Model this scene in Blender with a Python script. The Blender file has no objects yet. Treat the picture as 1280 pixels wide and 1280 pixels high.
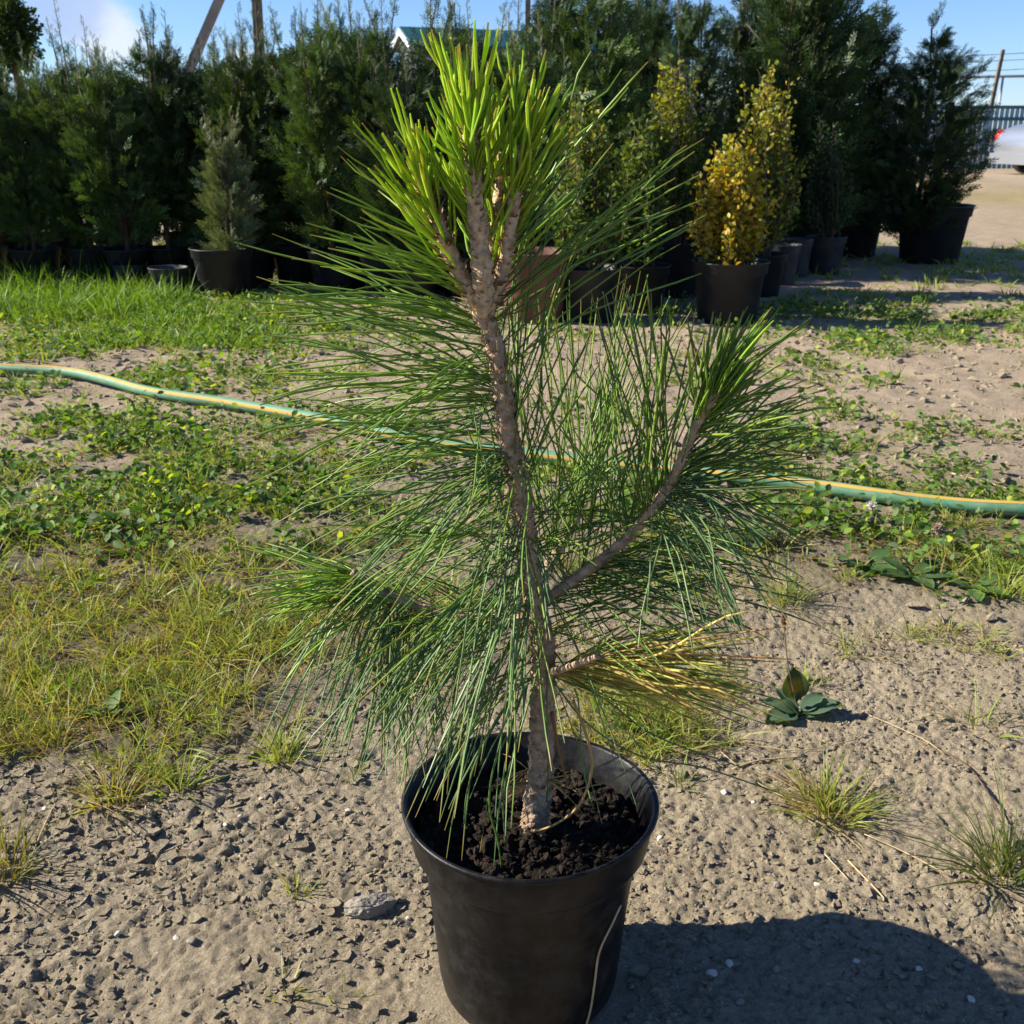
import bpy, math, random
import numpy as np
from mathutils import Vector
R = math.radians
random.seed(7)
RNG = np.random.default_rng(11)
scene = bpy.context.scene
COL = scene.collection

# ------------------------------------------------------------------ camera, sky, sun, exposure
CAM_H, PITCH, FPX = 0.846, R(20), 1312.0
cam_d = bpy.data.cameras.new('camera'); cam = bpy.data.objects.new('camera', cam_d); COL.objects.link(cam)
cam.location = (0, 0, CAM_H); cam.rotation_euler = (R(90) - PITCH, 0, 0)
cam_d.sensor_width = 36; cam_d.lens = 36 * FPX / 1280; cam_d.clip_start = 0.02; cam_d.clip_end = 3000
cam_d.dof.use_dof = True; cam_d.dof.focus_distance = 1.05; cam_d.dof.aperture_fstop = 21
scene.camera = cam
SUN_EL, SUN_BACK = R(31), R(5)
sdir = Vector((-math.cos(SUN_EL) * math.cos(SUN_BACK), math.cos(SUN_EL) * math.sin(SUN_BACK), math.sin(SUN_EL)))
sl = bpy.data.lights.new('sun', 'SUN'); sl.energy = 5.0; sl.angle = R(0.53); sl.color = (1, .93, .80)
so = bpy.data.objects.new('sun', sl); COL.objects.link(so); so.location = (-6, 1, 6)
so.rotation_euler = sdir.to_track_quat('Z', 'Y').to_euler()
def pray(px, py):
    dx, dy = (px - 640) / FPX, (640 - py) / FPX
    c, s = math.cos(PITCH), math.sin(PITCH)
    return Vector((dx, c + dy * s, -s + dy * c))
w = bpy.data.worlds.new('World'); scene.world = w; w.use_nodes = True
nt = w.node_tree; N = nt.nodes; L = nt.links
bg = N['Background']
sky = N.new('ShaderNodeTexSky'); sky.sky_type = 'NISHITA'; sky.sun_disc = False
sky.sun_elevation = SUN_EL; sky.sun_rotation = math.atan2(sdir.x, sdir.y)
sky.altitude = 900; sky.air_density = 1.0; sky.dust_density = 0.1; sky.ozone_density = 5.0
tc = N.new('ShaderNodeTexCoord')
noi = N.new('ShaderNodeTexNoise'); noi.inputs['Scale'].default_value = 9; noi.inputs['Detail'].default_value = 6; noi.inputs['Roughness'].default_value = .6
mp = N.new('ShaderNodeMapping'); mp.inputs['Scale'].default_value = (1, 1, 2.6)
L.new(tc.outputs['Generated'], mp.inputs['Vector']); L.new(mp.outputs[0], noi.inputs['Vector'])
def cloud(px, py, size, color, amount, prev):
    d = pray(px, py).normalized()
    dt = N.new('ShaderNodeVectorMath'); dt.operation = 'DISTANCE'; dt.inputs[1].default_value = d
    L.new(tc.outputs['Generated'], dt.inputs[0])
    ad = N.new('ShaderNodeMath'); ad.operation = 'MULTIPLY_ADD'; ad.inputs[1].default_value = -1.0 / size; ad.inputs[2].default_value = .62
    L.new(dt.outputs['Value'], ad.inputs[0])
    sm = N.new('ShaderNodeMath'); sm.operation = 'ADD'; L.new(ad.outputs[0], sm.inputs[0]); L.new(noi.outputs[0], sm.inputs[1])
    mr = N.new('ShaderNodeMapRange'); mr.interpolation_type = 'SMOOTHSTEP'
    mr.inputs['From Min'].default_value = .55; mr.inputs['From Max'].default_value = .95; mr.inputs['To Max'].default_value = amount
    L.new(sm.outputs[0], mr.inputs['Value'])
    mx = N.new('ShaderNodeMix'); mx.data_type = 'RGBA'; L.new(mr.outputs[0], mx.inputs[0]); L.new(prev, mx.inputs[6]); mx.inputs[7].default_value = (*color, 1)
    return mx.outputs[2]
tint = N.new('ShaderNodeMix'); tint.data_type = 'RGBA'; tint.blend_type = 'MULTIPLY'; tint.inputs[0].default_value = 1
L.new(sky.outputs[0], tint.inputs[6]); tint.inputs[7].default_value = (.86, .95, 1.16, 1)
c1 = cloud(135, 48, .075, (6.4, 6.6, 7.0), .75, tint.outputs[2])
c1 = cloud(300, 78, .035, (7.5, 7.6, 7.8), .7, c1)
c2 = cloud(85, 8, .07, (3.2, 4.2, 6.4), .8, c1)
L.new(c2, bg.inputs['Color']); bg.inputs['Strength'].default_value = 0.062
vs = scene.view_settings; vs.view_transform = 'Standard'; vs.look = 'None'; vs.gamma = 1; vs.use_curve_mapping = False
vs.exposure = 1.25

# ------------------------------------------------------------------ pixel helpers
def on_ground(px, py, z=0.0):
    d = pray(px, py); t = (z - CAM_H) / d.z
    return np.array([d.x * t, d.y * t, z])
def at_y(px, py, Y):
    d = pray(px, py); t = Y / d.y
    return np.array([d.x * t, Y, CAM_H + d.z * t])
def to_px(x, y, z=0.0):
    c, s = math.cos(PITCH), math.sin(PITCH)
    dep = y * c - (z - CAM_H) * s; up = y * s + (z - CAM_H) * c
    dep = np.maximum(dep, .05)
    return 640 + FPX * x / dep, 640 - FPX * up / dep

# ------------------------------------------------------------------ noise
def hash2(ix, iy, k=0):
    h = (ix.astype(np.int64) * 374761393 + iy.astype(np.int64) * 668265263 + k * 982451653) & 0xFFFFFFFF
    h = ((h ^ (h >> 13)) * 1274126177) & 0xFFFFFFFF
    h = (h ^ (h >> 16)) & 0xFFFFFFFF
    return h / 4294967295.0
def vnoise(x, y, k=0):
    x = np.asarray(x, float); y = np.asarray(y, float)
    ix, iy = np.floor(x), np.floor(y); fx, fy = x - ix, y - iy
    fx = fx * fx * (3 - 2 * fx); fy = fy * fy * (3 - 2 * fy)
    a = hash2(ix, iy, k); b = hash2(ix + 1, iy, k); c = hash2(ix, iy + 1, k); d = hash2(ix + 1, iy + 1, k)
    return (a + (b - a) * fx) * (1 - fy) + (c + (d - c) * fx) * fy - .5
def fbm(x, y, o=4, k=0):
    s = 0; a = 1.0
    for i in range(o):
        s = s + a * vnoise(x * 2 ** i, y * 2 ** i, k + i); a *= .5
    return s
def worley(x, y, k=0):
    ix, iy = np.floor(x), np.floor(y)
    d1 = np.full(x.shape, 9.0); d2 = d1.copy(); cx = np.zeros_like(x); cy = cx.copy(); r = cx.copy(); r2 = cx.copy(); r3 = cx.copy()
    for ox in (-1, 0, 1):
        for oy in (-1, 0, 1):
            jx, jy = ix + ox, iy + oy
            qx = jx + hash2(jx, jy, k); qy = jy + hash2(jx, jy, k + 1)
            d = np.hypot(qx - x, qy - y); n = d < d1
            d2 = np.where(n, d1, np.minimum(d2, d)); d1 = np.where(n, d, d1)
            cx = np.where(n, qx, cx); cy = np.where(n, qy, cy)
            r = np.where(n, hash2(jx, jy, k + 2), r); r2 = np.where(n, hash2(jx, jy, k + 3), r2); r3 = np.where(n, hash2(jx, jy, k + 4), r3)
    return d1, d2, x - cx, y - cy, r, r2, r3
def sstep(a, b, x):
    t = np.clip((x - a) / (b - a), 0, 1); return t * t * (3 - 2 * t)

# ------------------------------------------------------------------ where the grass and weeds grow
GX = np.array([0, 160, 320, 480, 640, 800, 960, 1120, 1280.])
def tab(rows):
    ys = np.array([r[0] for r in rows], float); v = np.array([r[1] for r in rows], float)
    def f(px, py):
        px = np.clip(px, 0, 1280); py = np.clip(py, ys[0], ys[-1])
        j = np.clip(np.searchsorted(ys, py) - 1, 0, len(ys) - 2); ty = (py - ys[j]) / (ys[j + 1] - ys[j])
        i = np.clip((px / 160).astype(int), 0, 7); tx = px / 160 - i
        a = v[j, i] * (1 - tx) + v[j, i + 1] * tx; b = v[j + 1, i] * (1 - tx) + v[j + 1, i + 1] * tx
        return a * (1 - ty) + b * ty
    return f
GRASS = tab([
 (230, [0, 0, 0, 0, 0, 0, 0, 0, 0]), (318, [.8, .8, .4, .1, .1, .1, .1, .35, .6]), (380, [.9, .9, .6, .2, .05, .05, .3, .5, .5]),
 (410, [.8, .7, .6, .2, .05, .15, .6, .7, .6]), (430, [.7, .3, .65, .15, .02, .02, .15, .2, .1]), (470, [.4, .35, .5, .15, .02, .02, .2, .08, .1]),
 (500, [.15, .3, .3, .2, .02, .02, .45, .12, .15]), (540, [.2, .4, .4, .3, .05, .05, .25, .3, .15]), (600, [.5, .6, .6, .5, .3, .3, .5, .5, .35]),
 (660, [.7, .75, .75, .6, .5, .5, .65, .8, .7]), (720, [.9, .9, .85, .7, .5, .45, .6, .55, .6]), (755, [.95, .95, .9, .6, .4, .3, .12, .05, .1]),
 (830, [.95, 1, .95, .55, .35, .35, .04, .02, .03]), (900, [.9, 1, .75, .18, .15, .25, .02, .01, .02]), (945, [.7, .85, .4, .03, .03, .06, .01, 0, .01]),
 (985, [.15, .3, .03, 0, 0, 0, 0, 0, 0]), (1010, [.01, .01, 0, 0, 0, 0, 0, 0, 0]), (1280, [0] * 9)])
WEEDS = tab([
 (230, [0] * 9), (330, [.1, .1, .1, 0, 0, 0, .1, .2, .2]), (400, [.5, .5, .6, .3, .05, .1, .6, .7, .6]), (440, [.6, .35, .9, .4, .03, .03, .15, .2, .1]),
 (480, [.45, .6, .7, .3, .02, .02, .1, .12, .1]), (520, [.15, .5, .5, .3, .05, .05, .25, .15, .1]), (560, [.4, .8, .7, .5, .15, .15, .4, .35, .25]),
 (600, [.6, 1, .9, .6, .3, .4, .9, .95, .6]), (640, [.6, 1, .8, .6, .3, .4, 1, 1, .8]), (700, [.4, .6, .5, .3, .2, .2, .6, .9, .7]),
 (740, [.2, .3, .25, .2, .1, .1, .1, .3, .3]), (780, [.12, .15, .12, .1, .05, .05, 0, 0, 0]), (900, [.1, .1, .08, .02, .02, .05, 0, 0, 0]),
 (960, [.02, .02, 0, 0, 0, 0, 0, 0, 0]), (1280, [0] * 9)])
def grass_mask(x, y):
    px, py = to_px(x, y); return GRASS(px, py)
def weed_mask(x, y):
    px, py = to_px(x, y); return WEEDS(px, py)

# ------------------------------------------------------------------ ground height
POT_X, POT_Y = 0.0165, 0.88
def gz(x, y, fine=True):
    x = np.asarray(x, float); y = np.asarray(y, float)
    dist = np.hypot(x, y)
    h = .030 * fbm(x * .8 + 3, y * .8, 3, 5) * sstep(.5, 3, dist) + .012 * fbm(x * 4, y * 4, 3, 9)
    if fine:
        g = np.clip(grass_mask(x, y), 0, 1)
        wx = x + .02 * fbm(x * 14, y * 14, 3, 21); wy = y + .02 * fbm(x * 14, y * 14, 3, 31)
        near = 1 - sstep(2.0, 4.0, dist)
        d1, d2, ex, ey, r, r2, r3 = worley(wx / .026 * .8, wy / .026, 40)
        flake = (r - .5) * .0038 + ((r2 - .5) * ex + (r3 - .5) * ey) * .011 - .0045 * (1 - sstep(0, .2, d2 - d1))
        d1, d2, ex, ey, r, r2, r3 = worley(wx / .0095, wy / .0095, 60)
        gran = (r - .4) * .0032 - .0022 * sstep(.25, .75, d1) + ((r2 - .5) * ex + (r3 - .5) * ey) * .005
        cr = sstep(.05, -.45, x + .25 * fbm(x * 3, y * 3, 2, 77)) * .85 + .15
        patch = sstep(-.35, .25, fbm(x * 6, y * 6, 2, 90))
        h = h + near * (flake * (.25 + .75 * patch) * cr + gran * (.55 + .45 * (1 - cr)) + .004 * fbm(x * 22, y * 22, 3, 50) + .0042 * fbm(x * 90, y * 90, 2, 55))
        h = h + .012 * (1 - near) * fbm(x * 9, y * 9, 4, 71) + .008 * g * near
        d1, d2, ex, ey, r, r2, r3 = worley(x / .06, y / .06, 160)
        h = h + (1 - near) * .012 * (r - .5) * (1 - sstep(.2, .6, d1)) * sstep(.5, .9, r)
    dp = np.hypot(x - POT_X, y - POT_Y)
    h = h * (.12 + .88 * sstep(.10, .135, dp)) - .002 * (1 - sstep(.10, .135, dp))
    return h
def gz1(x, y): return float(gz(np.array([x]), np.array([y]))[0])

# ------------------------------------------------------------------ materials
def mat(name):
    m = bpy.data.materials.new(name); m.use_nodes = True
    return m, m.node_tree.nodes, m.node_tree.links, m.node_tree.nodes['Principled BSDF']
def leaf_mat(name, rough=.45, trans=.35, spec=.4, tcol=(1.25, 1.2, .45), rnd=0.0):
    m, n, l, p = mat(name)
    a = n.new('ShaderNodeAttribute'); a.attribute_name = 'Col'
    src = a.outputs['Color']
    if rnd:
        oi = n.new('ShaderNodeObjectInfo'); hs = n.new('ShaderNodeHueSaturation')
        mr = n.new('ShaderNodeMapRange'); mr.inputs['To Min'].default_value = 1 - rnd; mr.inputs['To Max'].default_value = 1 + rnd
        l.new(oi.outputs['Random'], mr.inputs['Value']); l.new(mr.outputs[0], hs.inputs['Value']); l.new(src, hs.inputs['Color']); src = hs.outputs[0]
    l.new(src, p.inputs['Base Color']); p.inputs['Roughness'].default_value = rough; p.inputs['Specular IOR Level'].default_value = spec
    t = n.new('ShaderNodeBsdfTranslucent'); mu = n.new('ShaderNodeMix'); mu.data_type = 'RGBA'; mu.blend_type = 'MULTIPLY'; mu.inputs[0].default_value = 1
    l.new(src, mu.inputs[6]); mu.inputs[7].default_value = (*tcol, 1); l.new(mu.outputs[2], t.inputs['Color'])
    ms = n.new('ShaderNodeMixShader'); ms.inputs[0].default_value = trans
    l.new(p.outputs[0], ms.inputs[1]); l.new(t.outputs[0], ms.inputs[2]); l.new(ms.outputs[0], n['Material Output'].inputs['Surface'])
    return m
def simple(name, color, rough=.6, metal=0, spec=.5, var=0, scale=30, bump=0, bscale=200, dirt=None, dirt_amt=.5, dscale=8, detail=6):
    m, n, l, p = mat(name)
    p.inputs['Base Color'].default_value = (*color, 1); p.inputs['Roughness'].default_value = rough; p.inputs['Metallic'].default_value = metal
    p.inputs['Specular IOR Level'].default_value = spec
    co = n.new('ShaderNodeTexCoord')
    out = None
    if var:
        t = n.new('ShaderNodeTexNoise'); t.inputs['Scale'].default_value = scale; t.inputs['Detail'].default_value = detail; l.new(co.outputs['Object'], t.inputs['Vector'])
        r = n.new('ShaderNodeValToRGB'); r.color_ramp.elements[0].position = .3; r.color_ramp.elements[1].position = .7
        r.color_ramp.elements[0].color = (*[c * (1 - var) for c in color], 1); r.color_ramp.elements[1].color = (*[min(1, c * (1 + var)) for c in color], 1)
        l.new(t.outputs[0], r.inputs[0]); out = r.outputs[0]
    if dirt:
        t2 = n.new('ShaderNodeTexNoise'); t2.inputs['Scale'].default_value = dscale; t2.inputs['Detail'].default_value = 10; t2.inputs['Roughness'].default_value = .7; l.new(co.outputs['Object'], t2.inputs['Vector'])
        mr = n.new('ShaderNodeMapRange'); mr.inputs['From Min'].default_value = .45; mr.inputs['From Max'].default_value = .75; mr.inputs['To Max'].default_value = dirt_amt
        l.new(t2.outputs[0], mr.inputs['Value'])
        mx = n.new('ShaderNodeMix'); mx.data_type = 'RGBA'; l.new(mr.outputs[0], mx.inputs[0]); mx.inputs[7].default_value = (*dirt, 1)
        if out: l.new(out, mx.inputs[6])
        else: mx.inputs[6].default_value = (*color, 1)
        out = mx.outputs[2]
        rr = n.new('ShaderNodeMapRange'); rr.inputs['To Min'].default_value = rough; rr.inputs['To Max'].default_value = min(1, rough + .4); l.new(mr.outputs[0], rr.inputs['Value']); l.new(rr.outputs[0], p.inputs['Roughness'])
    if out: l.new(out, p.inputs['Base Color'])
    if bump:
        b = n.new('ShaderNodeBump'); b.inputs['Strength'].default_value = bump; b.inputs['Distance'].default_value = .004
        t3 = n.new('ShaderNodeTexNoise'); t3.inputs['Scale'].default_value = bscale; t3.inputs['Detail'].default_value = 5; l.new(co.outputs['Object'], t3.inputs['Vector'])
        l.new(t3.outputs[0], b.inputs['Height']); l.new(b.outputs[0], p.inputs['Normal'])
    return m
def soil_mat():
    m, n, l, p = mat('dry_soil')
    co = n.new('ShaderNodeTexCoord')
    def noise(s, d=6, r=.6):
        t = n.new('ShaderNodeTexNoise'); t.inputs['Scale'].default_value = s; t.inputs['Detail'].default_value = d; t.inputs['Roughness'].default_value = r
        l.new(co.outputs['Object'], t.inputs['Vector']); return t.outputs[0]
    def mix(f, a, b, mode='MIX'):
        x = n.new('ShaderNodeMix'); x.data_type = 'RGBA'; x.blend_type = mode
        if isinstance(f, (int, float)): x.inputs[0].default_value = f
        else: l.new(f, x.inputs[0])
        for s, v in ((6, a), (7, b)):
            if isinstance(v, tuple): x.inputs[s].default_value = (*v, 1)
            else: l.new(v, x.inputs[s])
        return x.outputs[2]
    def rng(f, a, b, c=0., d=1.):
        x = n.new('ShaderNodeMapRange'); x.inputs['From Min'].default_value = a; x.inputs['From Max'].default_value = b; x.inputs['To Min'].default_value = c; x.inputs['To Max'].default_value = d
        l.new(f, x.inputs['Value']); return x.outputs[0]
    c = mix(rng(noise(2.2), .35, .65), (.300, .244, .162), (.375, .308, .212))
    c = mix(rng(noise(24, 8, .7), .4, .7), c, (.262, .211, .140))
    c = mix(rng(noise(160, 4), .5, .75, 0, .7), c, (.45, .38, .275))
    c = mix(rng(noise(230, 3), .58, .7, 0, .75), c, (.15, .118, .08))
    c = mix(rng(noise(55, 6, .75), .55, .72, 0, .4), c, (.19, .15, .10))
    c = mix(rng(noise(290, 2, .4), .69, .73, 0, .8), c, (.58, .54, .46))
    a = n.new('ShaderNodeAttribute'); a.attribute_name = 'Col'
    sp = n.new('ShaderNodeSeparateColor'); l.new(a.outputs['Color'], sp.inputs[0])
    c = mix(rng(sp.outputs[0], 0, 1, 0, .75), c, mix(rng(noise(60), .4, .6), (.055, .043, .028), (.12, .095, .052)))  # darker under grass and weeds: organic brown plus shade between tufts painted in
    c = mix(rng(sp.outputs[1], 0, 1), c, mix(rng(noise(11, 8, .75), .35, .65), (.40, .312, .222), (.27, .208, .145)))
    c = mix(rng(sp.outputs[2], 0, 1, 0, .8), c, mix(rng(noise(5, 8, .75), .35, .65), (.19, .17, .06), (.34, .25, .13)))
    l.new(c, p.inputs['Base Color']); p.inputs['Roughness'].default_value = .95; p.inputs['Specular IOR Level'].default_value = .15
    v = n.new('ShaderNodeTexVoronoi'); v.inputs['Scale'].default_value = 170; l.new(co.outputs['Object'], v.inputs['Vector'])
    b0 = n.new('ShaderNodeBump'); b0.inputs['Strength'].default_value = .8; b0.inputs['Distance'].default_value = .012; l.new(noise(42, 9, .72), b0.inputs['Height'])
    b1 = n.new('ShaderNodeBump'); l.new(b0.outputs[0], b1.inputs['Normal']); b1.inputs['Strength'].default_value = .6; b1.inputs['Distance'].default_value = .003; b1.invert = True
    l.new(v.outputs['Distance'], b1.inputs['Height'])
    b2 = n.new('ShaderNodeBump'); b2.inputs['Strength'].default_value = .9; b2.inputs['Distance'].default_value = .004
    l.new(noise(330, 6, .7), b2.inputs['Height']); l.new(b1.outputs[0], b2.inputs['Normal']); l.new(b2.outputs[0], p.inputs['Normal'])
    return m
M = {}
M['soil'] = soil_mat()
M['soil_flake'] = simple('mud_flake', (.335, .272, .195), .95, var=.2, scale=35, bump=.5, bscale=300, spec=.1)
M['crumb'] = simple('soil_crumb', (.32, .258, .182), .95, var=.3, scale=60, bump=.5, bscale=500, spec=.1)
M['peat'] = simple('potting_soil', (.020, .014, .010), .95, var=.7, scale=90, bump=.9, bscale=350, spec=.2)
M['pebble'] = simple('pale_pebble', (.46, .42, .34), .8, var=.15, scale=80, bump=.3, bscale=300)
M['rock'] = simple('grey_rock', (.23, .20, .16), .9, var=.15, scale=60, bump=.8, bscale=160, dirt=(.30, .235, .165), dirt_amt=.7, dscale=25)
M['pot'] = simple('black_plastic', (.0045, .0045, .005), .40, var=.3, scale=40, dirt=(.11, .10, .088), dirt_amt=.22, dscale=48, bump=.06, bscale=500, spec=.22)
M['farpot'] = simple('dark_plastic', (.008, .0085, .010), .5, dirt=(.05, .047, .042), dirt_amt=.4, dscale=9)
M['greypot'] = simple('grey_plastic', (.026, .028, .033), .55, dirt=(.12, .11, .10), dirt_amt=.5, dscale=9)
M['terra'] = simple('terracotta_plastic', (.12, .042, .026), .7, var=.2, scale=10, dirt=(.2, .15, .11), dirt_amt=.4)
M['bark'] = simple('pine_bark', (.38, .27, .175), .9, var=.45, scale=120, bump=.9, bscale=260, spec=.15)
M['shoot'] = simple('shoot_bark', (.46, .33, .20), .85, var=.4, scale=150, bump=.8, bscale=350, spec=.2)
M['twig'] = simple('brown_twig', (.10, .065, .042), .9, var=.4, scale=40, bump=.4)
M['straw'] = simple('dry_straw', (.40, .30, .16), .7, var=.25, scale=60)
M['needle'] = leaf_mat('needle_green', .42, .36, .4, (1.2, 1.25, .5), .12)
M['bright'] = leaf_mat('needle_young', .52, .5, .22, (1.3, 1.25, .4), .10)
M['yellow'] = leaf_mat('needle_yellow', .5, .5, .3, (1.15, 1.05, .6), .1)
M['scale'] = leaf_mat('bud_scale', .7, .3, .2, (1.2, .95, .6))
M['grass'] = leaf_mat('grass_blade', .5, .42, .35, (1.25, 1.2, .4))
M['weed'] = leaf_mat('weed_leaf', .6, .42, .25, (1.3, 1.35, .3))
M['thuja'] = leaf_mat('thuja_frond', .55, .22, .35, (1.3, 1.2, .4), .18)
M['box'] = leaf_mat('boxwood_leaf', .48, .38, .3, (1.3, 1.2, .3))
M['hose'] = simple('green_hose', (.075, .21, .12), .62, var=.12, scale=25, dirt=(.30, .28, .20), dirt_amt=.45, dscale=30)
M['stripe'] = simple('yellow_hose_stripe', (.42, .26, .035), .75, var=.12, scale=40, dirt=(.36, .28, .18), dirt_amt=.5, dscale=30)
M['wood'] = simple('weathered_wood', (.13, .10, .075), .9, var=.35, scale=12, bump=.5, bscale=40)
M['concrete'] = simple('grey_concrete', (.22, .20, .18), .9, var=.2, scale=8)
M['fence'] = simple('blue_grey_paint', (.20, .34, .42), .55, var=.1, scale=3)
M['fence_d'] = simple('teal_paint', (.035, .10, .125), .5, var=.15, scale=4)
M['wall'] = simple('pale_siding', (.26, .29, .34), .8, var=.06, scale=4)
M['roof'] = simple('teal_roof', (.012, .075, .085), .5, var=.15, scale=3)
M['white'] = simple('white_paint', (.6, .61, .63), .5)
M['glass'] = simple('window_glass', (.02, .025, .03), .06, spec=.8)
M['carpaint'] = simple('silver_paint', (.46, .48, .52), .28, metal=.75)
M['rubber'] = simple('tyre_rubber', (.012, .012, .012), .8)
M['rim'] = simple('alloy_rim', (.45, .46, .48), .3, metal=.9)
M['red'] = simple('red_lens', (.55, .02, .012), .12, spec=.8)
M['cable'] = simple('dark_cable', (.05, .05, .055), .6)
M['pipe'] = simple('grey_pipe', (.25, .27, .30), .5, metal=.3)
M['flower'] = leaf_mat('clover_petal', .6, .3, .2, (1, .95, .9))

# ------------------------------------------------------------------ mesh helpers
def wloc(o):
    v = Vector((0, 0, 0))
    while o: v += o.location; o = o.parent
    return np.array(v)
def mesh(name, V, F, m=None, cols=None, smooth=True):
    """V (n,3); F a list of (k, c) integer arrays"""
    if isinstance(F, np.ndarray): F = [F]
    F = [np.asarray(f, np.int32) for f in F if len(f)]
    me = bpy.data.meshes.new(name); V = np.asarray(V, np.float32)
    me.vertices.add(len(V)); me.vertices.foreach_set('co', V.ravel())
    li = np.concatenate([f.ravel() for f in F]); ct = np.concatenate([np.full(len(f), f.shape[1], np.int32) for f in F])
    me.loops.add(len(li)); me.loops.foreach_set('vertex_index', li)
    me.polygons.add(len(ct)); st = np.zeros(len(ct), np.int32); st[1:] = np.cumsum(ct)[:-1]
    me.polygons.foreach_set('loop_start', st)
    me.polygons.foreach_set('use_smooth', np.full(len(ct), smooth))
    me.update(calc_edges=True)
    if cols is not None:
        a = me.color_attributes.new('Col', 'FLOAT_COLOR', 'POINT')
        c = np.ones((len(V), 4), np.float32); c[:, :3] = cols; a.data.foreach_set('color', c.ravel())
    if m: me.materials.append(m)
    return me
def obj(name, me, parent=None):
    o = bpy.data.objects.new(name, me); COL.objects.link(o)
    if parent: o.parent = parent
    return o
def build(name, V, F, m, parent=None, cols=None, smooth=True, origin=None):
    V = np.asarray(V, float)
    o0 = wloc(parent) if parent else (np.array(origin, float) if origin is not None else np.zeros(3))
    o = obj(name, mesh(name, V - o0, F, m, cols, smooth), parent)
    if not parent: o.location = o0
    return o
def tag(o, label, cat, group=None, kind=None):
    o['label'] = label; o['category'] = cat
    if group: o['group'] = group
    if kind: o['kind'] = kind
    return o
def thing(name, label, cat, loc, group=None, rz=0, scale=1):
    o = bpy.data.objects.new(name, None); COL.objects.link(o); o.location = tuple(loc); o.rotation_euler = (0, 0, rz); o.scale = (scale,) * 3 if not hasattr(scale, '__len__') else scale
    o.empty_display_size = .05
    return tag(o, label, cat, group)
class MB:
    def __init__(s): s.V = []; s.F = {}; s.C = []; s.n = 0
    def add(s, V, F, c=None):
        V = np.asarray(V, float); s.V.append(V)
        for f in (F if isinstance(F, list) else [F]):
            f = np.asarray(f); s.F.setdefault(f.shape[1], []).append(f + s.n)
        s.n += len(V)
        if c is not None: s.C.append(np.broadcast_to(np.asarray(c, float), (len(V), 3)))
        return s
    def get(s):
        return np.concatenate(s.V), [np.concatenate(f) for f in s.F.values()], (np.concatenate(s.C) if s.C else None)
    def build(s, name, m, parent=None, smooth=True, origin=None):
        V, F, C = s.get(); return build(name, V, F, m, parent, C, smooth, origin)
    def mesh(s, name, m, smooth=True):
        V, F, C = s.get(); return mesh(name, V, F, m, C, smooth)
def box(c, d, rz=0):
    x, y, z = np.array(d) / 2
    V = np.array([[-x, -y, -z], [x, -y, -z], [x, y, -z], [-x, y, -z], [-x, -y, z], [x, -y, z], [x, y, z], [-x, y, z]])
    if rz: cs, sn = math.cos(rz), math.sin(rz); V = np.c_[V[:, 0] * cs - V[:, 1] * sn, V[:, 0] * sn + V[:, 1] * cs, V[:, 2]]
    F = np.array([[0, 3, 2, 1], [4, 5, 6, 7], [0, 1, 5, 4], [1, 2, 6, 5], [2, 3, 7, 6], [3, 0, 4, 7]])
    return V + np.array(c), F
def crom(P, n):
    P = np.asarray(P, float); out = []
    Q = np.vstack([2 * P[0] - P[1], P, 2 * P[-1] - P[-2]])
    for i in range(len(P) - 1):
        a, b, c, d = Q[i:i + 4]
        for t in np.linspace(0, 1, n, endpoint=False):
            out.append(.5 * (2 * b + (c - a) * t + (2 * a - 5 * b + 4 * c - d) * t * t + (3 * b - a - 3 * c + d) * t ** 3))
    out.append(P[-1]); return np.array(out)
def tube(P, rad, ns=8, cap=True, jit=0, frame=None):
    P = np.asarray(P, float); n = len(P); rad = np.broadcast_to(np.asarray(rad, float), (n,))
    T = np.gradient(P, axis=0); T /= np.linalg.norm(T, axis=1)[:, None] + 1e-12
    ref = np.array([0, 0, 1.]) if abs(T[0][2]) < .8 else np.array([0, 1., 0])
    if frame is not None: ref = np.array(frame, float)
    V = np.zeros((n, ns, 3)); A = np.linspace(0, 2 * np.pi, ns, endpoint=False)
    for i in range(n):
        u = ref - T[i] * (ref @ T[i]); u /= np.linalg.norm(u) + 1e-12; ref = u; v = np.cross(T[i], u)
        r = rad[i] * (1 + (RNG.uniform(-jit, jit, ns) if jit else 0))
        V[i] = P[i] + np.outer(np.cos(A) * r, u) + np.outer(np.sin(A) * r, v)
    i, j = np.meshgrid(np.arange(n - 1), np.arange(ns), indexing='ij'); j2 = (j + 1) % ns
    F = np.stack([i * ns + j, i * ns + j2, (i + 1) * ns + j2, (i + 1) * ns + j], -1).reshape(-1, 4)
    V = V.reshape(-1, 3)
    if cap:
        b = len(V); V = np.vstack([V, P[0], P[-1]]); k = np.arange(ns); k2 = (k + 1) % ns
        return V, [F, np.c_[k2, k, np.full(ns, b)], np.c_[(n - 1) * ns + k, (n - 1) * ns + k2, np.full(ns, b + 1)]]
    return V, [F]
def lathe(prof, ns=48, squash=None):
    prof = np.asarray(prof, float); n = len(prof); A = np.linspace(0, 2 * np.pi, ns, endpoint=False)
    s = np.ones(ns) if squash is None else squash(A)
    V = np.zeros((n, ns, 3)); V[:, :, 0] = prof[:, :1] * np.cos(A) * s; V[:, :, 1] = prof[:, :1] * np.sin(A) * s; V[:, :, 2] = prof[:, 1:]
    i, j = np.meshgrid(np.arange(n - 1), np.arange(ns), indexing='ij'); j2 = (j + 1) % ns
    F = np.stack([i * ns + j, i * ns + j2, (i + 1) * ns + j2, (i + 1) * ns + j], -1).reshape(-1, 4)
    return V.reshape(-1, 3), F
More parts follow.
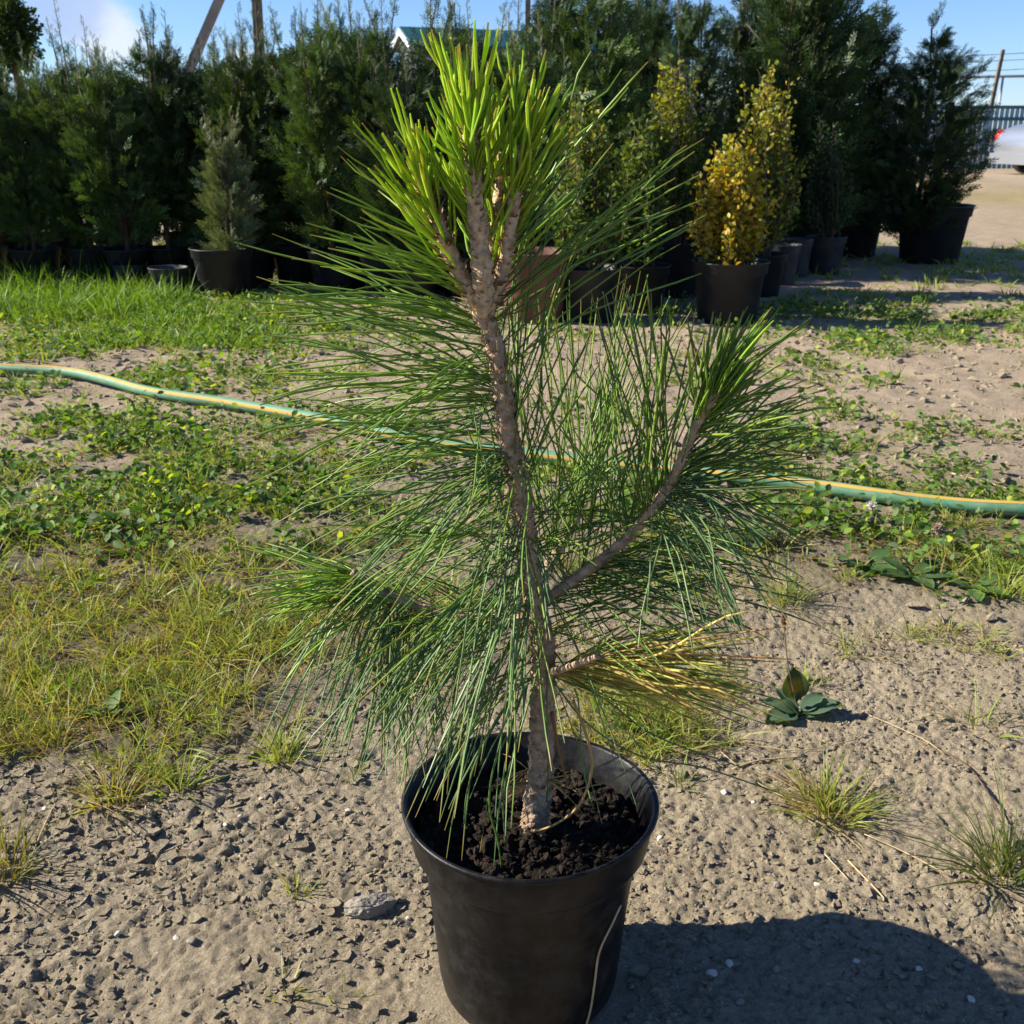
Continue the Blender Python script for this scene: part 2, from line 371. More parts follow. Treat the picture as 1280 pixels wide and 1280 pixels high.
def unit(v): return v / (np.linalg.norm(v, axis=-1, keepdims=True) + 1e-12)
def scatter(TV, TF, P, U, Vd, Nn, S):
    """copies of a small template at n frames"""
    n = len(P); k = len(TV); S = np.broadcast_to(np.asarray(S, float), (n,))
    W = P[:, None] + S[:, None, None] * (TV[None, :, :1] * U[:, None] + TV[None, :, 1:2] * Vd[:, None] + TV[None, :, 2:3] * Nn[:, None])
    F = (TF[None] + (np.arange(n) * k)[:, None, None]).reshape(-1, TF.shape[1])
    return W.reshape(-1, 3), F
def ribbons(P, D, Ln, W, B, nseg=3, side=None, fold=0):
    """tapering bent blades; D unit direction, B bend vector (per length)"""
    n = len(P); t = np.linspace(0, 1, nseg + 1)
    if side is None:
        r = RNG.normal(size=(n, 3)); r[:, 2] *= .3; side = unit(np.cross(D, r))
    C = P[:, None] + Ln[:, None, None] * (t[None, :, None] * D[:, None] + (t ** 2)[None, :, None] * B[:, None])
    wv = (W[:, None] * (1 - t[None] ** 2 * .97) * .5)[:, :, None] * side[:, None]
    V = np.stack([C - wv, C + wv], 2).reshape(-1, 3)
    k = 2 * (nseg + 1); a = np.arange(nseg) * 2
    T = np.stack([a, a + 1, a + 3, a + 2], -1)
    F = (T[None] + (np.arange(n) * k)[:, None, None]).reshape(-1, 4)
    return V, F, k
LEAF_V = np.array([[0, 0, 0], [-.28, .35, .07], [0, .33, -.02], [.28, .35, .07], [-.24, .70, .06], [0, .70, 0.02], [.24, .70, .06], [0, 1.0, -.03]])
LEAF_F = np.array([[0, 2, 1], [0, 3, 2], [1, 2, 5], [1, 5, 4], [2, 3, 6], [2, 6, 5], [4, 5, 7], [5, 6, 7]])
def icos(sub=0):
    t = (1 + 5 ** .5) / 2
    V = np.array([[-1, t, 0], [1, t, 0], [-1, -t, 0], [1, -t, 0], [0, -1, t], [0, 1, t], [0, -1, -t], [0, 1, -t], [t, 0, -1], [t, 0, 1], [-t, 0, -1], [-t, 0, 1]], float)
    F = [[0, 11, 5], [0, 5, 1], [0, 1, 7], [0, 7, 10], [0, 10, 11], [1, 5, 9], [5, 11, 4], [11, 10, 2], [10, 7, 6], [7, 1, 8], [3, 9, 4], [3, 4, 2], [3, 2, 6], [3, 6, 8], [3, 8, 9], [4, 9, 5], [2, 4, 11], [6, 2, 10], [8, 6, 7], [9, 8, 1]]
    for _ in range(sub):
        V = list(map(tuple, V)); c = {}; G = []
        def mid(a, b):
            k = (min(a, b), max(a, b))
            if k not in c: V.append(tuple((np.array(V[a]) + np.array(V[b])) / 2)); c[k] = len(V) - 1
            return c[k]
        for a, b, d in F:
            x, y, z = mid(a, b), mid(b, d), mid(d, a); G += [[a, x, z], [b, y, x], [d, z, y], [x, y, z]]
        V = np.array(V); F = G
    V = np.array(V); return V / np.linalg.norm(V, axis=1)[:, None], np.array(F)

# ------------------------------------------------------------------ ground, one sheet to the horizon
def axis_steps(d0, flat, p, end):
    a = [0.0]
    while a[-1] < end:
        s = a[-1]; a.append(s + (d0 if s < flat else d0 * (s / flat) ** p))
    return np.array(a)
ax = axis_steps(.0038, .60, 1.5, 700); xs = np.concatenate([-ax[:0:-1], ax])
ay = axis_steps(.0038, 1.25, 1.75, 900); ys = ay[ay >= .5]; ys = np.concatenate([-ax[::-1][:60:1][ax[::-1][:60] > 2], [-1, -.4, 0, .25, .38, .46], ys])
ys = np.unique(ys)
X, Y = np.meshgrid(xs, ys)
Z = gz(X.ravel(), Y.ravel())
far = np.hypot(X, Y).ravel(); Z *= 1 - sstep(25, 60, far)
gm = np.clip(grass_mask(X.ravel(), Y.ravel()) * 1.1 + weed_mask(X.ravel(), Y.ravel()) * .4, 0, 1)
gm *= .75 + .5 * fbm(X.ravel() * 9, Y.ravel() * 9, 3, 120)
sandy = sstep(1.9, 3.0, Y.ravel()) * (.85 + .3 * fbm(X.ravel() * 2, Y.ravel() * 2, 2, 130))
dry = sstep(9, 14, Y.ravel() + 6 * fbm(X.ravel() * .25, Y.ravel() * .25, 3, 140)) * sstep(-.25, .25, fbm(X.ravel() * .3, Y.ravel() * .3, 3, 150))
nx = len(xs); i, j = np.meshgrid(np.arange(len(ys) - 1), np.arange(nx - 1), indexing='ij')
GF = np.stack([i * nx + j, i * nx + j + 1, (i + 1) * nx + j + 1, (i + 1) * nx + j], -1).reshape(-1, 4)
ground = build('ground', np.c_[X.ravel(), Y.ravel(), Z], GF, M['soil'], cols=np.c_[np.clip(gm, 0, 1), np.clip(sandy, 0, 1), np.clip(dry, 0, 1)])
ground['kind'] = 'structure'
print('ground verts', len(xs) * len(ys))

def flakes(n, xr, yr):
    mb = MB(); x = RNG.uniform(*xr, n); y = RNG.uniform(*yr, n)
    lf = sstep(.25, -.35, x + .5 * fbm(x * 4, y * 4, 2, 210)); keep = (RNG.random(n) < (.12 + .88 * lf) * sstep(-.22, .15, fbm(x * 8, y * 8, 2, 220))) & (np.hypot(x - POT_X, y - POT_Y) > .112) & (grass_mask(x, y) < .5)
    x, y = x[keep], y[keep]; n = len(x); s = .003 + .011 * RNG.random(n) ** 2.4
    a = RNG.uniform(0, 6.283, n); U = unit(np.c_[np.cos(a), np.sin(a), RNG.normal(0, .1, n)]); Nn = unit(np.c_[RNG.normal(0, .12, (n, 2)), np.ones(n)]); Vd = unit(np.cross(Nn, U)); U = np.cross(Vd, Nn)
    P = np.c_[x, y, gz(x, y) + .0004]
    for q in range(8):
        m = 7; A = np.linspace(0, 6.283, m, endpoint=False) + RNG.uniform(-.3, .3, m); r = RNG.uniform(.65, 1.15, m)
        top = np.c_[np.cos(A) * r, np.sin(A) * r * .75, np.full(m, .10) + RNG.uniform(-.03, .12, m)]; bot = top * [.93, .93, 1] - [0, 0, .30]
        TV = np.vstack([top, bot, [[0, 0, .05]]]); k = np.arange(m); k2 = (k + 1) % m
        TF = np.vstack([np.c_[k, k2, np.full(m, 2 * m)], np.c_[k, m + k, m + k2], np.c_[k, m + k2, k2]])
        sel = np.arange(n) % 8 == q; V, F = scatter(TV, TF, P[sel], U[sel], Vd[sel], Nn[sel], s[sel]); mb.add(V, F)
    print('flakes', n); return mb
fo = flakes(7500, (-1.0, .9), (.72, 1.5)).build('soil_flakes', M['soil'], smooth=False)
tag(fo, 'curled flakes of dried cracked mud lying on the bare ground', 'soil', kind='stuff')


# loose crumbs of dry soil
OCT_V = np.array([[1, 0, 0], [-1, 0, 0], [0, 1, 0], [0, -1, 0], [0, 0, 1], [0, 0, -1.]]); OCT_F = np.array([[0, 2, 4], [2, 1, 4], [1, 3, 4], [3, 0, 4], [2, 0, 5], [1, 2, 5], [3, 1, 5], [0, 3, 5]])
def crumbs(n, xr, yr, smin, smax, zfun, k=0, pw=4, thr=-.12):
    mb = MB()
    x = RNG.uniform(*xr, n); y = RNG.uniform(*yr, n)
    keep = (fbm(x * 7, y * 7, 3, 200 + k) > thr) & (np.hypot(x - POT_X, y - POT_Y) > .105) & (grass_mask(x, y) < .6)
    x, y = x[keep], y[keep]; s = smin + (smax - smin) * RNG.random(len(x)) ** pw
    P = np.c_[x, y, zfun(x, y) + s * .12]
    a = RNG.uniform(0, 6.283, len(x)); U = unit(np.c_[np.cos(a), np.sin(a), RNG.uniform(-.3, .3, len(x))])
    Nn = unit(np.c_[RNG.normal(0, .25, (len(x), 2)), np.ones(len(x))]); Vd = unit(np.cross(Nn, U))
    for q in range(8):
        TV, TF = (icos(0) if q < 2 else (OCT_V, OCT_F)); TV = TV * (1 + RNG.uniform(-.35, .35, (len(TV), 1))) * np.array([1, RNG.uniform(.6, 1), RNG.uniform(.5, .8)]) + RNG.normal(0, .12, TV.shape)
        sel = np.arange(len(x)) % 8 == q
        V, F = scatter(TV, TF, P[sel], U[sel], Vd[sel], Nn[sel], s[sel]); mb.add(V, F)
    return mb
cr = crumbs(40000, (-.95, 1.0), (.72, 1.75), .0010, .0060, gz).build('soil_crumbs', M['soil'], smooth=False)
tag(cr, 'crumbs of dry grey-brown earth scattered over the bare soil', 'soil', kind='stuff')

# ------------------------------------------------------------------ the line the hose lies on
hp = [(-260, 452), (-120, 458), (0, 466), (80, 470), (140, 483), (200, 500), (300, 518), (400, 537), (470, 551), (560, 564), (700, 579), (800, 589), (900, 601), (1000, 613), (1100, 628), (1200, 639), (1280, 646), (1420, 656), (1600, 668)]
HR = .0175
HXY = crom([on_ground(a, b) for a, b in hp], 12)
def off_hose(x, y, d=.034):
    m = np.full(len(x), 9.)
    for q in HXY: m = np.minimum(m, np.hypot(x - q[0], y - q[1] + .008))
    return m > d
# ------------------------------------------------------------------ grass and weeds (too many to count)
def zone_points(density, xr, yr, maskf, power=1.0):
    n = int(density * (xr[1] - xr[0]) * (yr[1] - yr[0])); x = RNG.uniform(*xr, n); y = RNG.uniform(*yr, n)
    m = maskf(x, y); p = np.clip(m * 1.25 + 1.9 * fbm(x * 6, y * 6, 3, 300) * (m > .04) - .10, 0, 1) ** power
    k = (RNG.random(n) < p) & (np.hypot(x - POT_X, y - POT_Y) > .15)
    k[k] = off_hose(x[k], y[k])
    return x[k], y[k], m[k]
def pick(pal, n, jit=.18):
    pal = np.array(pal); c = pal[RNG.integers(0, len(pal), n)]
    return c * (1 + RNG.uniform(-jit, jit, (n, 1))) * (1 + RNG.uniform(-.06, .06, (n, 3)))
PAL_Y = [(.24, .33, .042), (.31, .39, .048), (.17, .27, .034), (.36, .37, .07), (.12, .21, .03), (.42, .34, .13), (.26, .35, .042), (.28, .20, .085)]
PAL_G = [(.10, .22, .018), (.14, .27, .022), (.08, .17, .016), (.18, .29, .03)]
PAL_D = [(.34, .25, .11), (.28, .19, .09), (.22, .15, .07)]
def tufts(mb, cx, cy, nb, rad, lmin, lmax, wid, pal, lean=.55, zf=gz):
    n = len(cx) * nb
    c = np.repeat(np.arange(len(cx)), nb); a = RNG.uniform(0, 6.283, n); rr = np.sqrt(RNG.random(n))
    sc = np.repeat(.55 + .95 * RNG.random(len(cx)) ** 1.6, nb) if len(cx) > 1 else np.full(nb, 1.15)
    ox, oy = np.cos(a) * rr, np.sin(a) * rr
    x = cx[c] + ox * rad * sc; y = cy[c] + oy * rad * sc
    P = np.c_[x, y, zf(x, y) - .003]
    le = lean * (.35 + rr) * RNG.uniform(.4, 1.5, n)
    tw = RNG.normal(0, .35, (n, 2))
    D = unit(np.c_[ox * le + tw[:, 0] * .4, oy * le + tw[:, 1] * .4, np.ones(n)])
    B = np.c_[ox * .35 * le + tw[:, 0] * .3, oy * .35 * le + tw[:, 1] * .3, -RNG.uniform(.05, .45, n)]
    Ln = RNG.uniform(lmin, lmax, n) * sc; W = wid * RNG.uniform(.6, 1.3, n)
    V, F, k = ribbons(P, D, Ln, W, B, 3)
    tc = np.repeat(pick(pal, len(cx), .15), nb, 0); col = .45 * tc + .55 * pick(pal, n)
    cv = np.repeat(col, k, 0)
    t = np.tile(np.repeat(np.linspace(0, 1, 4), 2), n)[:, None]
    root = np.array([.24, .19, .085]); cv = cv * (1 - .45 * (1 - t) ** 2) + root * .45 * (1 - t) ** 2
    mb.add(V, F, cv)
g = MB()
x, y, m = zone_points(1750, (-1.5, 1.5), (1.0, 1.75), grass_mask, 1.2); tufts(g, x, y, 19, .017, .016, .074, .0020, PAL_Y + PAL_D[:1], .9)
print('tufts', len(x))
x, y, m = zone_points(680, (-2.2, 2.4), (1.75, 3.0), grass_mask, 1.3); tufts(g, x, y, 15, .025, .02, .070, .0030, PAL_Y + PAL_G[:1], .9)
print('tufts', len(x))
x, y, m = zone_points(230, (-3.4, 3.6), (3.0, 5.2), grass_mask, 1.3); tufts(g, x, y, 13, .035, .02, .07, .0050, PAL_Y[:5] + PAL_G[:2], .9)
print('tufts', len(x))
x, y, m = zone_points(90, (-4.2, 5.2), (5.2, 8.5), grass_mask, 1.2); tufts(g, x, y, 12, .05, .03, .09, .0085, PAL_Y[:5] + PAL_G[:1], .8)
print('tufts', len(x))
# dry thatch lying flat among the tufts
x, y, m = zone_points(9000, (-1.4, 1.4), (1.0, 2.2), grass_mask, 1.5); n = len(x)
a = RNG.uniform(0, 6.283, n); D = unit(np.c_[np.cos(a), np.sin(a), RNG.uniform(-.05, .35, n)])
V, F, k = ribbons(np.c_[x, y, gz(x, y) + .004], D, RNG.uniform(.015, .06, n), RNG.uniform(.001, .0022, n), np.c_[RNG.normal(0, .2, (n, 2)), -RNG.uniform(.05, .3, n)], 2)
g.add(V, F, np.repeat(pick(PAL_D + [(.17, .12, .06), (.12, .085, .045)], n), k, 0))
go = g.build('grass', M['grass']); tag(go, 'short patchy yellow-green grass growing over the dry soil', 'grass', kind='stuff')
# lush strip before the hedge
g = MB()
n = 1500; x = RNG.uniform(-4.2, -1.5, n); y = RNG.uniform(4.3, 6.1, n); px, py = to_px(x, y)
k = (px < 235 + 35 * vnoise(y * 3, x * 3)) & (py > 335) & (py < 405) & (RNG.random(n) < .3 + .9 * sstep(-.3, .3, fbm(x * 3, y * 3, 2, 17)))
tufts(g, x[k], y[k], 22, .06, .06, .17, .0065, PAL_G, .55); k &= py < 362; tufts(g, x[k], y[k], 12, .06, .14, .27, .006, PAL_G, .4)
n = 380; x = RNG.uniform(-1.9, -1.0, n); y = RNG.uniform(4.3, 5.2, n); tufts(g, x, y, 14, .05, .03, .09, .006, PAL_G, .7)
go = g.build('lush_grass', M['grass']); tag(go, 'tall lush bright green grass along the foot of the hedge', 'grass', kind='stuff')

def weed_leaves(mb, x, y, h, size, pal, flat=.95):
    n = len(x); a = RNG.uniform(0, 6.283, n)
    Vd = unit(np.c_[np.cos(a), np.sin(a), RNG.uniform(-.3, .8, n)]); Nn = np.c_[RNG.normal(0, flat, (n, 2)), np.ones(n)]
    U = unit(np.cross(Vd, Nn)); Nn = np.cross(U, Vd)
    s = RNG.uniform(size[0], size[1], n)
    P = np.c_[x, y, gz(x, y, True) + RNG.uniform(.002, 1, n) * h]
    V, F = scatter(LEAF_V * np.array([1.1, 1, 1]), LEAF_F, P, U, Vd, Nn, s); mb.add(V, F, np.repeat(pick(pal, n, .25), 8, 0))
PAL_W = [(.08, .155, .028), (.11, .20, .03), (.065, .12, .036), (.15, .24, .03), (.12, .17, .075), (.30, .36, .04), (.10, .18, .034), (.07, .13, .03), (.09, .16, .045)]
wd = MB()
def weed_zone(dens, xr, yr, nl, rad, h, size):
    x, y, m = zone_points(dens, xr, yr, weed_mask, 1.4); k = len(x)
    cx = np.repeat(x, nl) + RNG.normal(0, rad, k * nl); cy = np.repeat(y, nl) + RNG.normal(0, rad, k * nl)
    ok = off_hose(cx, cy); weed_leaves(wd, cx[ok], cy[ok], h, size, PAL_W); print('weeds', k * nl)
weed_zone(330, (-1.5, 1.5), (1.05, 2.0), 8, .022, .030, (.009, .022))
weed_zone(640, (-2.4, 2.6), (2.0, 3.2), 11, .026, .045, (.009, .028))
weed_zone(210, (-3.6, 4.0), (3.2, 5.6), 9, .05, .04, (.014, .036))
wo = wd.build('low_weeds', M['weed']); tag(wo, 'mat of small broad-leaved green weeds and clover on the ground', 'weeds', kind='stuff')

# single tufts that stand alone on the bare soil
def tuft_thing(px, py, nb, rad, l0, l1, label, pal=PAL_Y, wid=.002, lean=.7, dry=0, group=None):
    p = on_ground(px, py); mb = MB()
    tufts(mb, np.array([p[0]]), np.array([p[1]]), nb, rad, l0, l1, wid, pal, lean)
    o = mb.build('grass_tuft', M['grass'], origin=(p[0], p[1], gz1(p[0], p[1])))
    tag(o, label, 'grass tuft', group)
    if dry:
        d = MB(); n = dry; a = RNG.uniform(0, 6.283, n); a = np.where(RNG.random(n) < .6, RNG.normal(2.6, .5, n), a)
        q = np.c_[p[0] + RNG.normal(0, rad * .5, n), p[1] + RNG.normal(0, rad * .5, n)]
        D = unit(np.c_[np.cos(a), np.sin(a), RNG.uniform(.1, .9, n)])
        V, F, k = ribbons(np.c_[q, gz(q[:, 0], q[:, 1])], D, RNG.uniform(.05, .13, n), RNG.uniform(.0012, .002, n), np.c_[np.zeros((n, 2)), -RNG.uniform(.1, .5, n)], 4)
        d.add(V, F, np.repeat(pick(PAL_D + [(.42, .32, .16)], n), k, 0)); d.build('dry_stems', M['grass'], o)
    return o
tuft_thing(1035, 1010, 190, .034, .03, .085, 'straw-tipped grass tuft just below the broad-leaved plantain', PAL_Y + PAL_D, .002, .75, 60)
tuft_thing(1262, 1090, 150, .034, .05, .11, 'dark green grass tuft on bare soil far right of the pot', [(.07, .12, .02), (.10, .15, .03), (.15, .17, .04)], .0023, .9, 10)
tuft_thing(1225, 905, 26, .03, .03, .08, 'thin sprawling grass sprigs on bare soil above the dark tuft', PAL_Y, .002, 1.0, 8)
tuft_thing(1010, 850, 42, .014, .025, .055, 'small bright grass tuft behind the broad-leaved plantain', PAL_Y[:5])
tuft_thing(985, 745, 110, .03, .04, .11, 'upright yellow grass tuft below the hose and weeds', PAL_Y + PAL_D[:1], .0022, .6, 16)
tuft_thing(852, 978, 26, .014, .02, .045, 'tiny grass tuft beside the rim of the black pot', PAL_Y[:5])
tuft_thing(5, 1090, 80, .026, .04, .09, 'grass tuft standing alone on cracked soil, left of the rock', [(.09, .13, .025), (.14, .16, .035), (.2, .19, .05)], .0023, .7, 14)
tuft_thing(372, 1112, 22, .012, .012, .034, 'tiny grass sprig on cracked soil above the grey rock', PAL_Y[:5])
tuft_thing(352, 1245, 18, .014, .010, .034, 'sparse grass sprig on flaky soil below the grey rock', PAL_Y[:5])
tuft_thing(425, 1250, 14, .014, .010, .030, 'few thin grass shoots beside the foot of the pot', PAL_Y[:5])
tuft_thing(352, 945, 90, .020, .03, .075, 'dense bright grass tuft at the edge of the bare soil', PAL_Y[:5], .0022, .6)
tuft_thing(222, 985, 70, .022, .03, .065, 'yellowing grass tuft at the border of grass and cracked soil', PAL_Y, .0022, .8)
tuft_thing(140, 1000, 110, .03, .03, .065, 'broad low grass tuft with brown base by the cracked soil', PAL_Y + PAL_D[:2], .0022, .9, 20)
tuft_thing(810, 900, 90, .03, .03, .09, 'loose grass tuft growing just behind the black pot', PAL_Y[:5], .0022, .7, 14)
tuft_thing(1255, 735, 90, .035, .04, .09, 'yellow-green grass tuft beside the long-leaved plantains by the hose', PAL_Y[:5], .0026, .7)
tuft_thing(1130, 950, 9, .01, .01, .025, 'single faint seedling on bare soil right of the straw-tipped tuft', PAL_D)
tuft_thing(1100, 800, 60, .06, .015, .05, 'thin reddish-brown weed sprigs on the bare soil', [(.16, .08, .05), (.2, .14, .07), (.14, .15, .05)], .0016, 1.2, 10)

# plantains: broad leaves one by one
def leaf_grid(base, d, nrm, ln, wd, curl, wav, ns=9, nw=6):
    d = np.array(d, float); d /= np.linalg.norm(d); u = np.cross(d, nrm); u /= np.linalg.norm(u); nn = np.cross(u, d)
    t = np.linspace(0, 1, ns); s = np.linspace(-1, 1, nw + 1); V = []
    for a in t:
        wv = wd * (np.sin(np.pi * min(1, max(0, (a - .12) / .88)) ** .8) ** .75 if a > .12 else 0) + .0022
        c = np.array(base) + d * ln * a + nn * (curl * ln * (a - a * a * 1.4))
        for b in s:
            V.append(c + u * b * wv * .5 + nn * (.10 * wd * b * b + wav * math.sin(b * 9 + a * 5) * wd * .05 + .02 * wd * math.cos(b * 12)))
    i, j = np.meshgrid(np.arange(ns - 1), np.arange(nw), indexing='ij'); k = nw + 1
    return np.array(V), np.stack([i * k + j, i * k + j + 1, (i + 1) * k + j + 1, (i + 1) * k + j], -1).reshape(-1, 4)
def plantain(px, py, leaves, label, col):
    p = on_ground(px, py); z = gz1(p[0], p[1]); t = thing('plantain', label, 'weed plant', (p[0], p[1], z))
    for az, el, ln, wd, curl in leaves:
        d = (math.cos(az) * math.cos(el), math.sin(az) * math.cos(el), math.sin(el))
        V, F = leaf_grid((p[0], p[1], z + .004), d, (-.15 * math.cos(az), -.15 * math.sin(az), 1), ln, wd, curl, 1)
        c = np.array(col) * random.uniform(.8, 1.25)
        build('leaf', V, F, M['weed'], t, np.broadcast_to(c, V.shape))
    return t, p, z
pl, p, z = plantain(1000, 893, [(.05, .35, .066, .036, .25), (.6, .5, .055, .028, .3), (2.9, .35, .060, .034, .2), (3.5, .12, .062, .040, .3), (2.3, .55, .055, .026, .2), (-.3, .2, .03, .016, .2), (3.1, .75, .04, .018, .1)],
             'broad-leaved green plantain with a curled spotted leaf and dead flower spike', (.10, .165, .10))
V, F = leaf_grid((p[0] - .006, p[1] + .01, z + .022), (-.12, .05, 1), (0, -1, .1), .058, .040, .35, 1)
cc = np.tile(np.array([.06, .085, .03]), (len(V), 1)); mid = np.abs(np.tile(np.linspace(-1, 1, 7), 9)) < .5; up = np.repeat(np.linspace(0, 1, 9), 7)
cc[mid & (up > .3) & (up < .65)] = (.22, .15, .02)
lf = build('leaf', V, F, M['weed'], pl, cc); lf['label'] = 'upright curled leaf with a yellow patch'
top = at_y(979, 768, p[1] + .01); mid_ = at_y(985, 830, p[1] + .006)
V, F = tube(crom([(p[0], p[1], z), mid_, top], 6), .0009, 5); stalk = build('flower_stalk', V, F, M['twig'], pl)
mb = MB(); TV, TF = icos(0)
for t_ in np.linspace(0, 1, 34):
    q = mid_ * .25 + top * .75; q = q + (top - q) * t_; q = q + RNG.normal(0, .0013, 3); mb.add(q + TV * .0021, TF)
mb.build('seed_spike', simple('brown_seed', (.12, .055, .03), .9), stalk)
plantain(1140, 722, [(-.2, .15, .085, .042, .2), (3.3, .2, .07, .045, .2), (-1.2, .05, .06, .035, .3), (.5, .3, .08, .035, .2), (2.4, .4, .07, .03, .2)], 'plantain with wide glossy leaves between hose and bare soil', (.085, .15, .05))
plantain(1085, 708, [(3.6, .25, .06, .04, .3), (-1.0, .1, .07, .05, .25), (.4, .5, .06, .04, .2), (4.4, .0, .05, .036, .2)], 'dark green plantain rosette among the clover below the hose', (.07, .135, .042))
plantain(1215, 735, [(-.6, .1, .07, .035, .25), (-1.7, .0, .055, .03, .2), (.3, .3, .075, .026, .2), (2.8, .3, .05, .03, .2)], 'plantain with narrow drooping leaves beside the yellow-green tuft', (.09, .16, .05))
plantain(135, 905, [(3.0, .15, .04, .026, .2), (.3, .3, .04, .024, .2), (1.2, .7, .045, .024, .1)], 'small plantain with one bright upright leaf in the grass', (.10, .16, .04))
plantain(805, 915, [(.2, .2, .035, .025, .2), (2.5, .3, .03, .02, .2)], 'small round-leaved weed in the grass behind the pot', (.07, .13, .04))
plantain(132, 700, [(3.0, .1, .06, .035, .2), (.1, .15, .05, .03, .2)], 'flat grey-green plantain lying in the dry grass', (.11, .15, .09))
plantain(930, 680, [(.2, .2, .08, .05, .2), (3.4, .2, .07, .05, .2), (-1.2, .1, .06, .04, .2)], 'pale plantain under the side branch of the pine', (.10, .14, .075))
# clover flower heads
for (px, py, lab) in ((1089, 632, 'white round clover flower standing before the green hose'), (1172, 660, 'faded pinkish clover flower below the green hose')):
    g0 = on_ground(px, py + 24); top = at_y(px, py, g0[1]); z0 = gz1(g0[0], g0[1])
    t = thing('clover_flower', lab, 'flower', (g0[0], g0[1], z0))
    V, F = tube(crom([(g0[0], g0[1], z0), (top + g0) / 2 + (.004, 0, 0), top], 4), .0012, 5); st = build('stem', V, F, M['twig'], t)
    n = 60; d = unit(RNG.normal(size=(n, 3)) + (0, 0, .35)); V, F, k = ribbons(np.tile(top, (n, 1)), d, RNG.uniform(.010, .015, n), np.full(n, .005), np.zeros((n, 3)), 2)
    build('petals', V, F, M['flower'], t, np.repeat(pick([(.72, .70, .62), (.62, .50, .46)] if 'white' in lab else [(.55, .40, .36), (.42, .28, .22)], n), k, 0))

# ------------------------------------------------------------------ stones
def stone(px, py, size, label, m, group=None, seed=0, flat=.6, rz=0., name='pebble', sub=1, asp=(1, .75)):
    r = np.random.default_rng(seed); p = on_ground(px, py); V, F = icos(sub)
    for _ in range(7):
        d = unit(r.normal(size=3)); c = r.uniform(.55, .85); k = V @ d; V = V - np.outer(np.maximum(k - c, 0), d)
    V = V * np.array([asp[0], asp[1], flat]) * size * (1 + r.uniform(-.06, .06, (len(V), 1)))
    cs, sn = math.cos(rz), math.sin(rz); V = np.c_[V[:, 0] * cs - V[:, 1] * sn, V[:, 0] * sn + V[:, 1] * cs, V[:, 2]]
    z = gz1(p[0], p[1]); o = build(name, V + np.array([p[0], p[1], z + size * flat * .35]), F, m, None, None, False, (p[0], p[1], z))
    return tag(o, label, 'stone', group)
stone(463, 1134, .030, 'wedge-shaped grey rock lying beside the black pot', M['rock'], None, 3, .52, .28, 'rock', 3, (1, .55))
PB = 'small pale pebble lying on the bare soil'
pebs = [(240, 1177, 7), (147, 1168, 5), (221, 1172, 5), (310, 1052, 4), (282, 1035, 4), (301, 1023, 4), (223, 1118, 4.5), (213, 1080, 4), (327, 1001, 4), (347, 1080, 5), (470, 1163, 4), (905, 990, 6), (925, 1001, 4.5), (942, 1000, 4), (1021, 1107, 5), (970, 1107, 6), (912, 1206, 6), (890, 1218, 7), (970, 1215, 5.5), (1070, 1206, 5), (1148, 1216, 5), (1110, 853, 6), (957, 1075, 4), (1213, 1254, 5), (925, 1252, 6), (825, 1045, 6), (57, 1015, 5), (62, 1009, 4), (183, 1010, 4), (436, 1012, 5), (450, 970, 6), (510, 1145, 4)]
for k, (px, py, s) in enumerate(pebs):
    stone(px, py, s / 1000 * 1.0, PB, M['pebble'] if k % 3 else M['rock'], 'pale pebbles on the bare soil', 20 + k, .6, k * 1.3)
def gravel(n, xr, yr, s0, s1):
    mb = MB(); TV, TF = icos(0); x = RNG.uniform(*xr, n); y = RNG.uniform(*yr, n); k = (grass_mask(x, y) < .3) & (RNG.random(n) < sstep(-.2, .3, fbm(x * 2.5, y * 2.5, 2, 400)))
    x, y = x[k], y[k]; n = len(x); s = s0 + (s1 - s0) * RNG.random(n) ** 4
    a = RNG.uniform(0, 6.283, n); U = np.c_[np.cos(a), np.sin(a), np.zeros(n)]; Nn = unit(np.c_[RNG.normal(0, .2, (n, 2)), np.ones(n)]); Vd = np.cross(Nn, U)
    V, F = scatter(TV * np.array([1, .7, .45]) * (1 + RNG.uniform(-.3, .3, (12, 1))), TF, np.c_[x, y, gz(x, y) + s * .1], U, Vd, Nn, s); mb.add(V, F); return mb
gr = crumbs(22000, (-2.6, 3.4), (1.75, 5.4), .003, .021, gz, 7, 5, -.3).build('gravel', M['soil'], smooth=False)
tag(gr, 'scattered small sandy stones on the bare track behind the hose', 'gravel', kind='stuff')
stone(1035, 560, .03, 'dark grey stone on the sandy track behind the hose', simple('dark_stone', (.12, .12, .13), .9, var=.3, scale=40), None, 91, .5, .2, 'rock', 2)

# loose straw stems on the ground
def straw(pxs, label, r=.0008, m='straw', ends=None):
    P = [on_ground(*q) for q in pxs]; P = [np.array([q[0], q[1], gz1(q[0], q[1]) + .004]) for q in P]
    V, F = tube(crom(P, 5), r, 5); o = build('straw', V, F, M[m], None, None, True, P[0]); return tag(o, label, 'straw')
straw([(833, 955), (900, 925), (1000, 940), (1090, 920)], 'long dry straw stem running from the pot to the plantain')
straw([(900, 940), (960, 985), (1020, 1010)], 'dry straw stem slanting into the straw-tipped tuft')
straw([(1005, 948), (950, 953), (915, 962)], 'pale bent straw lying across the straw-tipped tuft', .0014)
straw([(1080, 890), (1150, 925), (1180, 945)], 'thin dry straw on bare soil right of the plantain')
straw([(1150, 930), (1210, 960), (1255, 1030)], 'reddish runner stem trailing into the dark green tuft', .0013, 'twig')
straw([(1030, 1072), (1060, 1105)], 'short dry straw on soil below the straw-tipped tuft')
straw([(1080, 1045), (1130, 1070), (1185, 1098)], 'thin straw trailing right from the straw-tipped tuft')
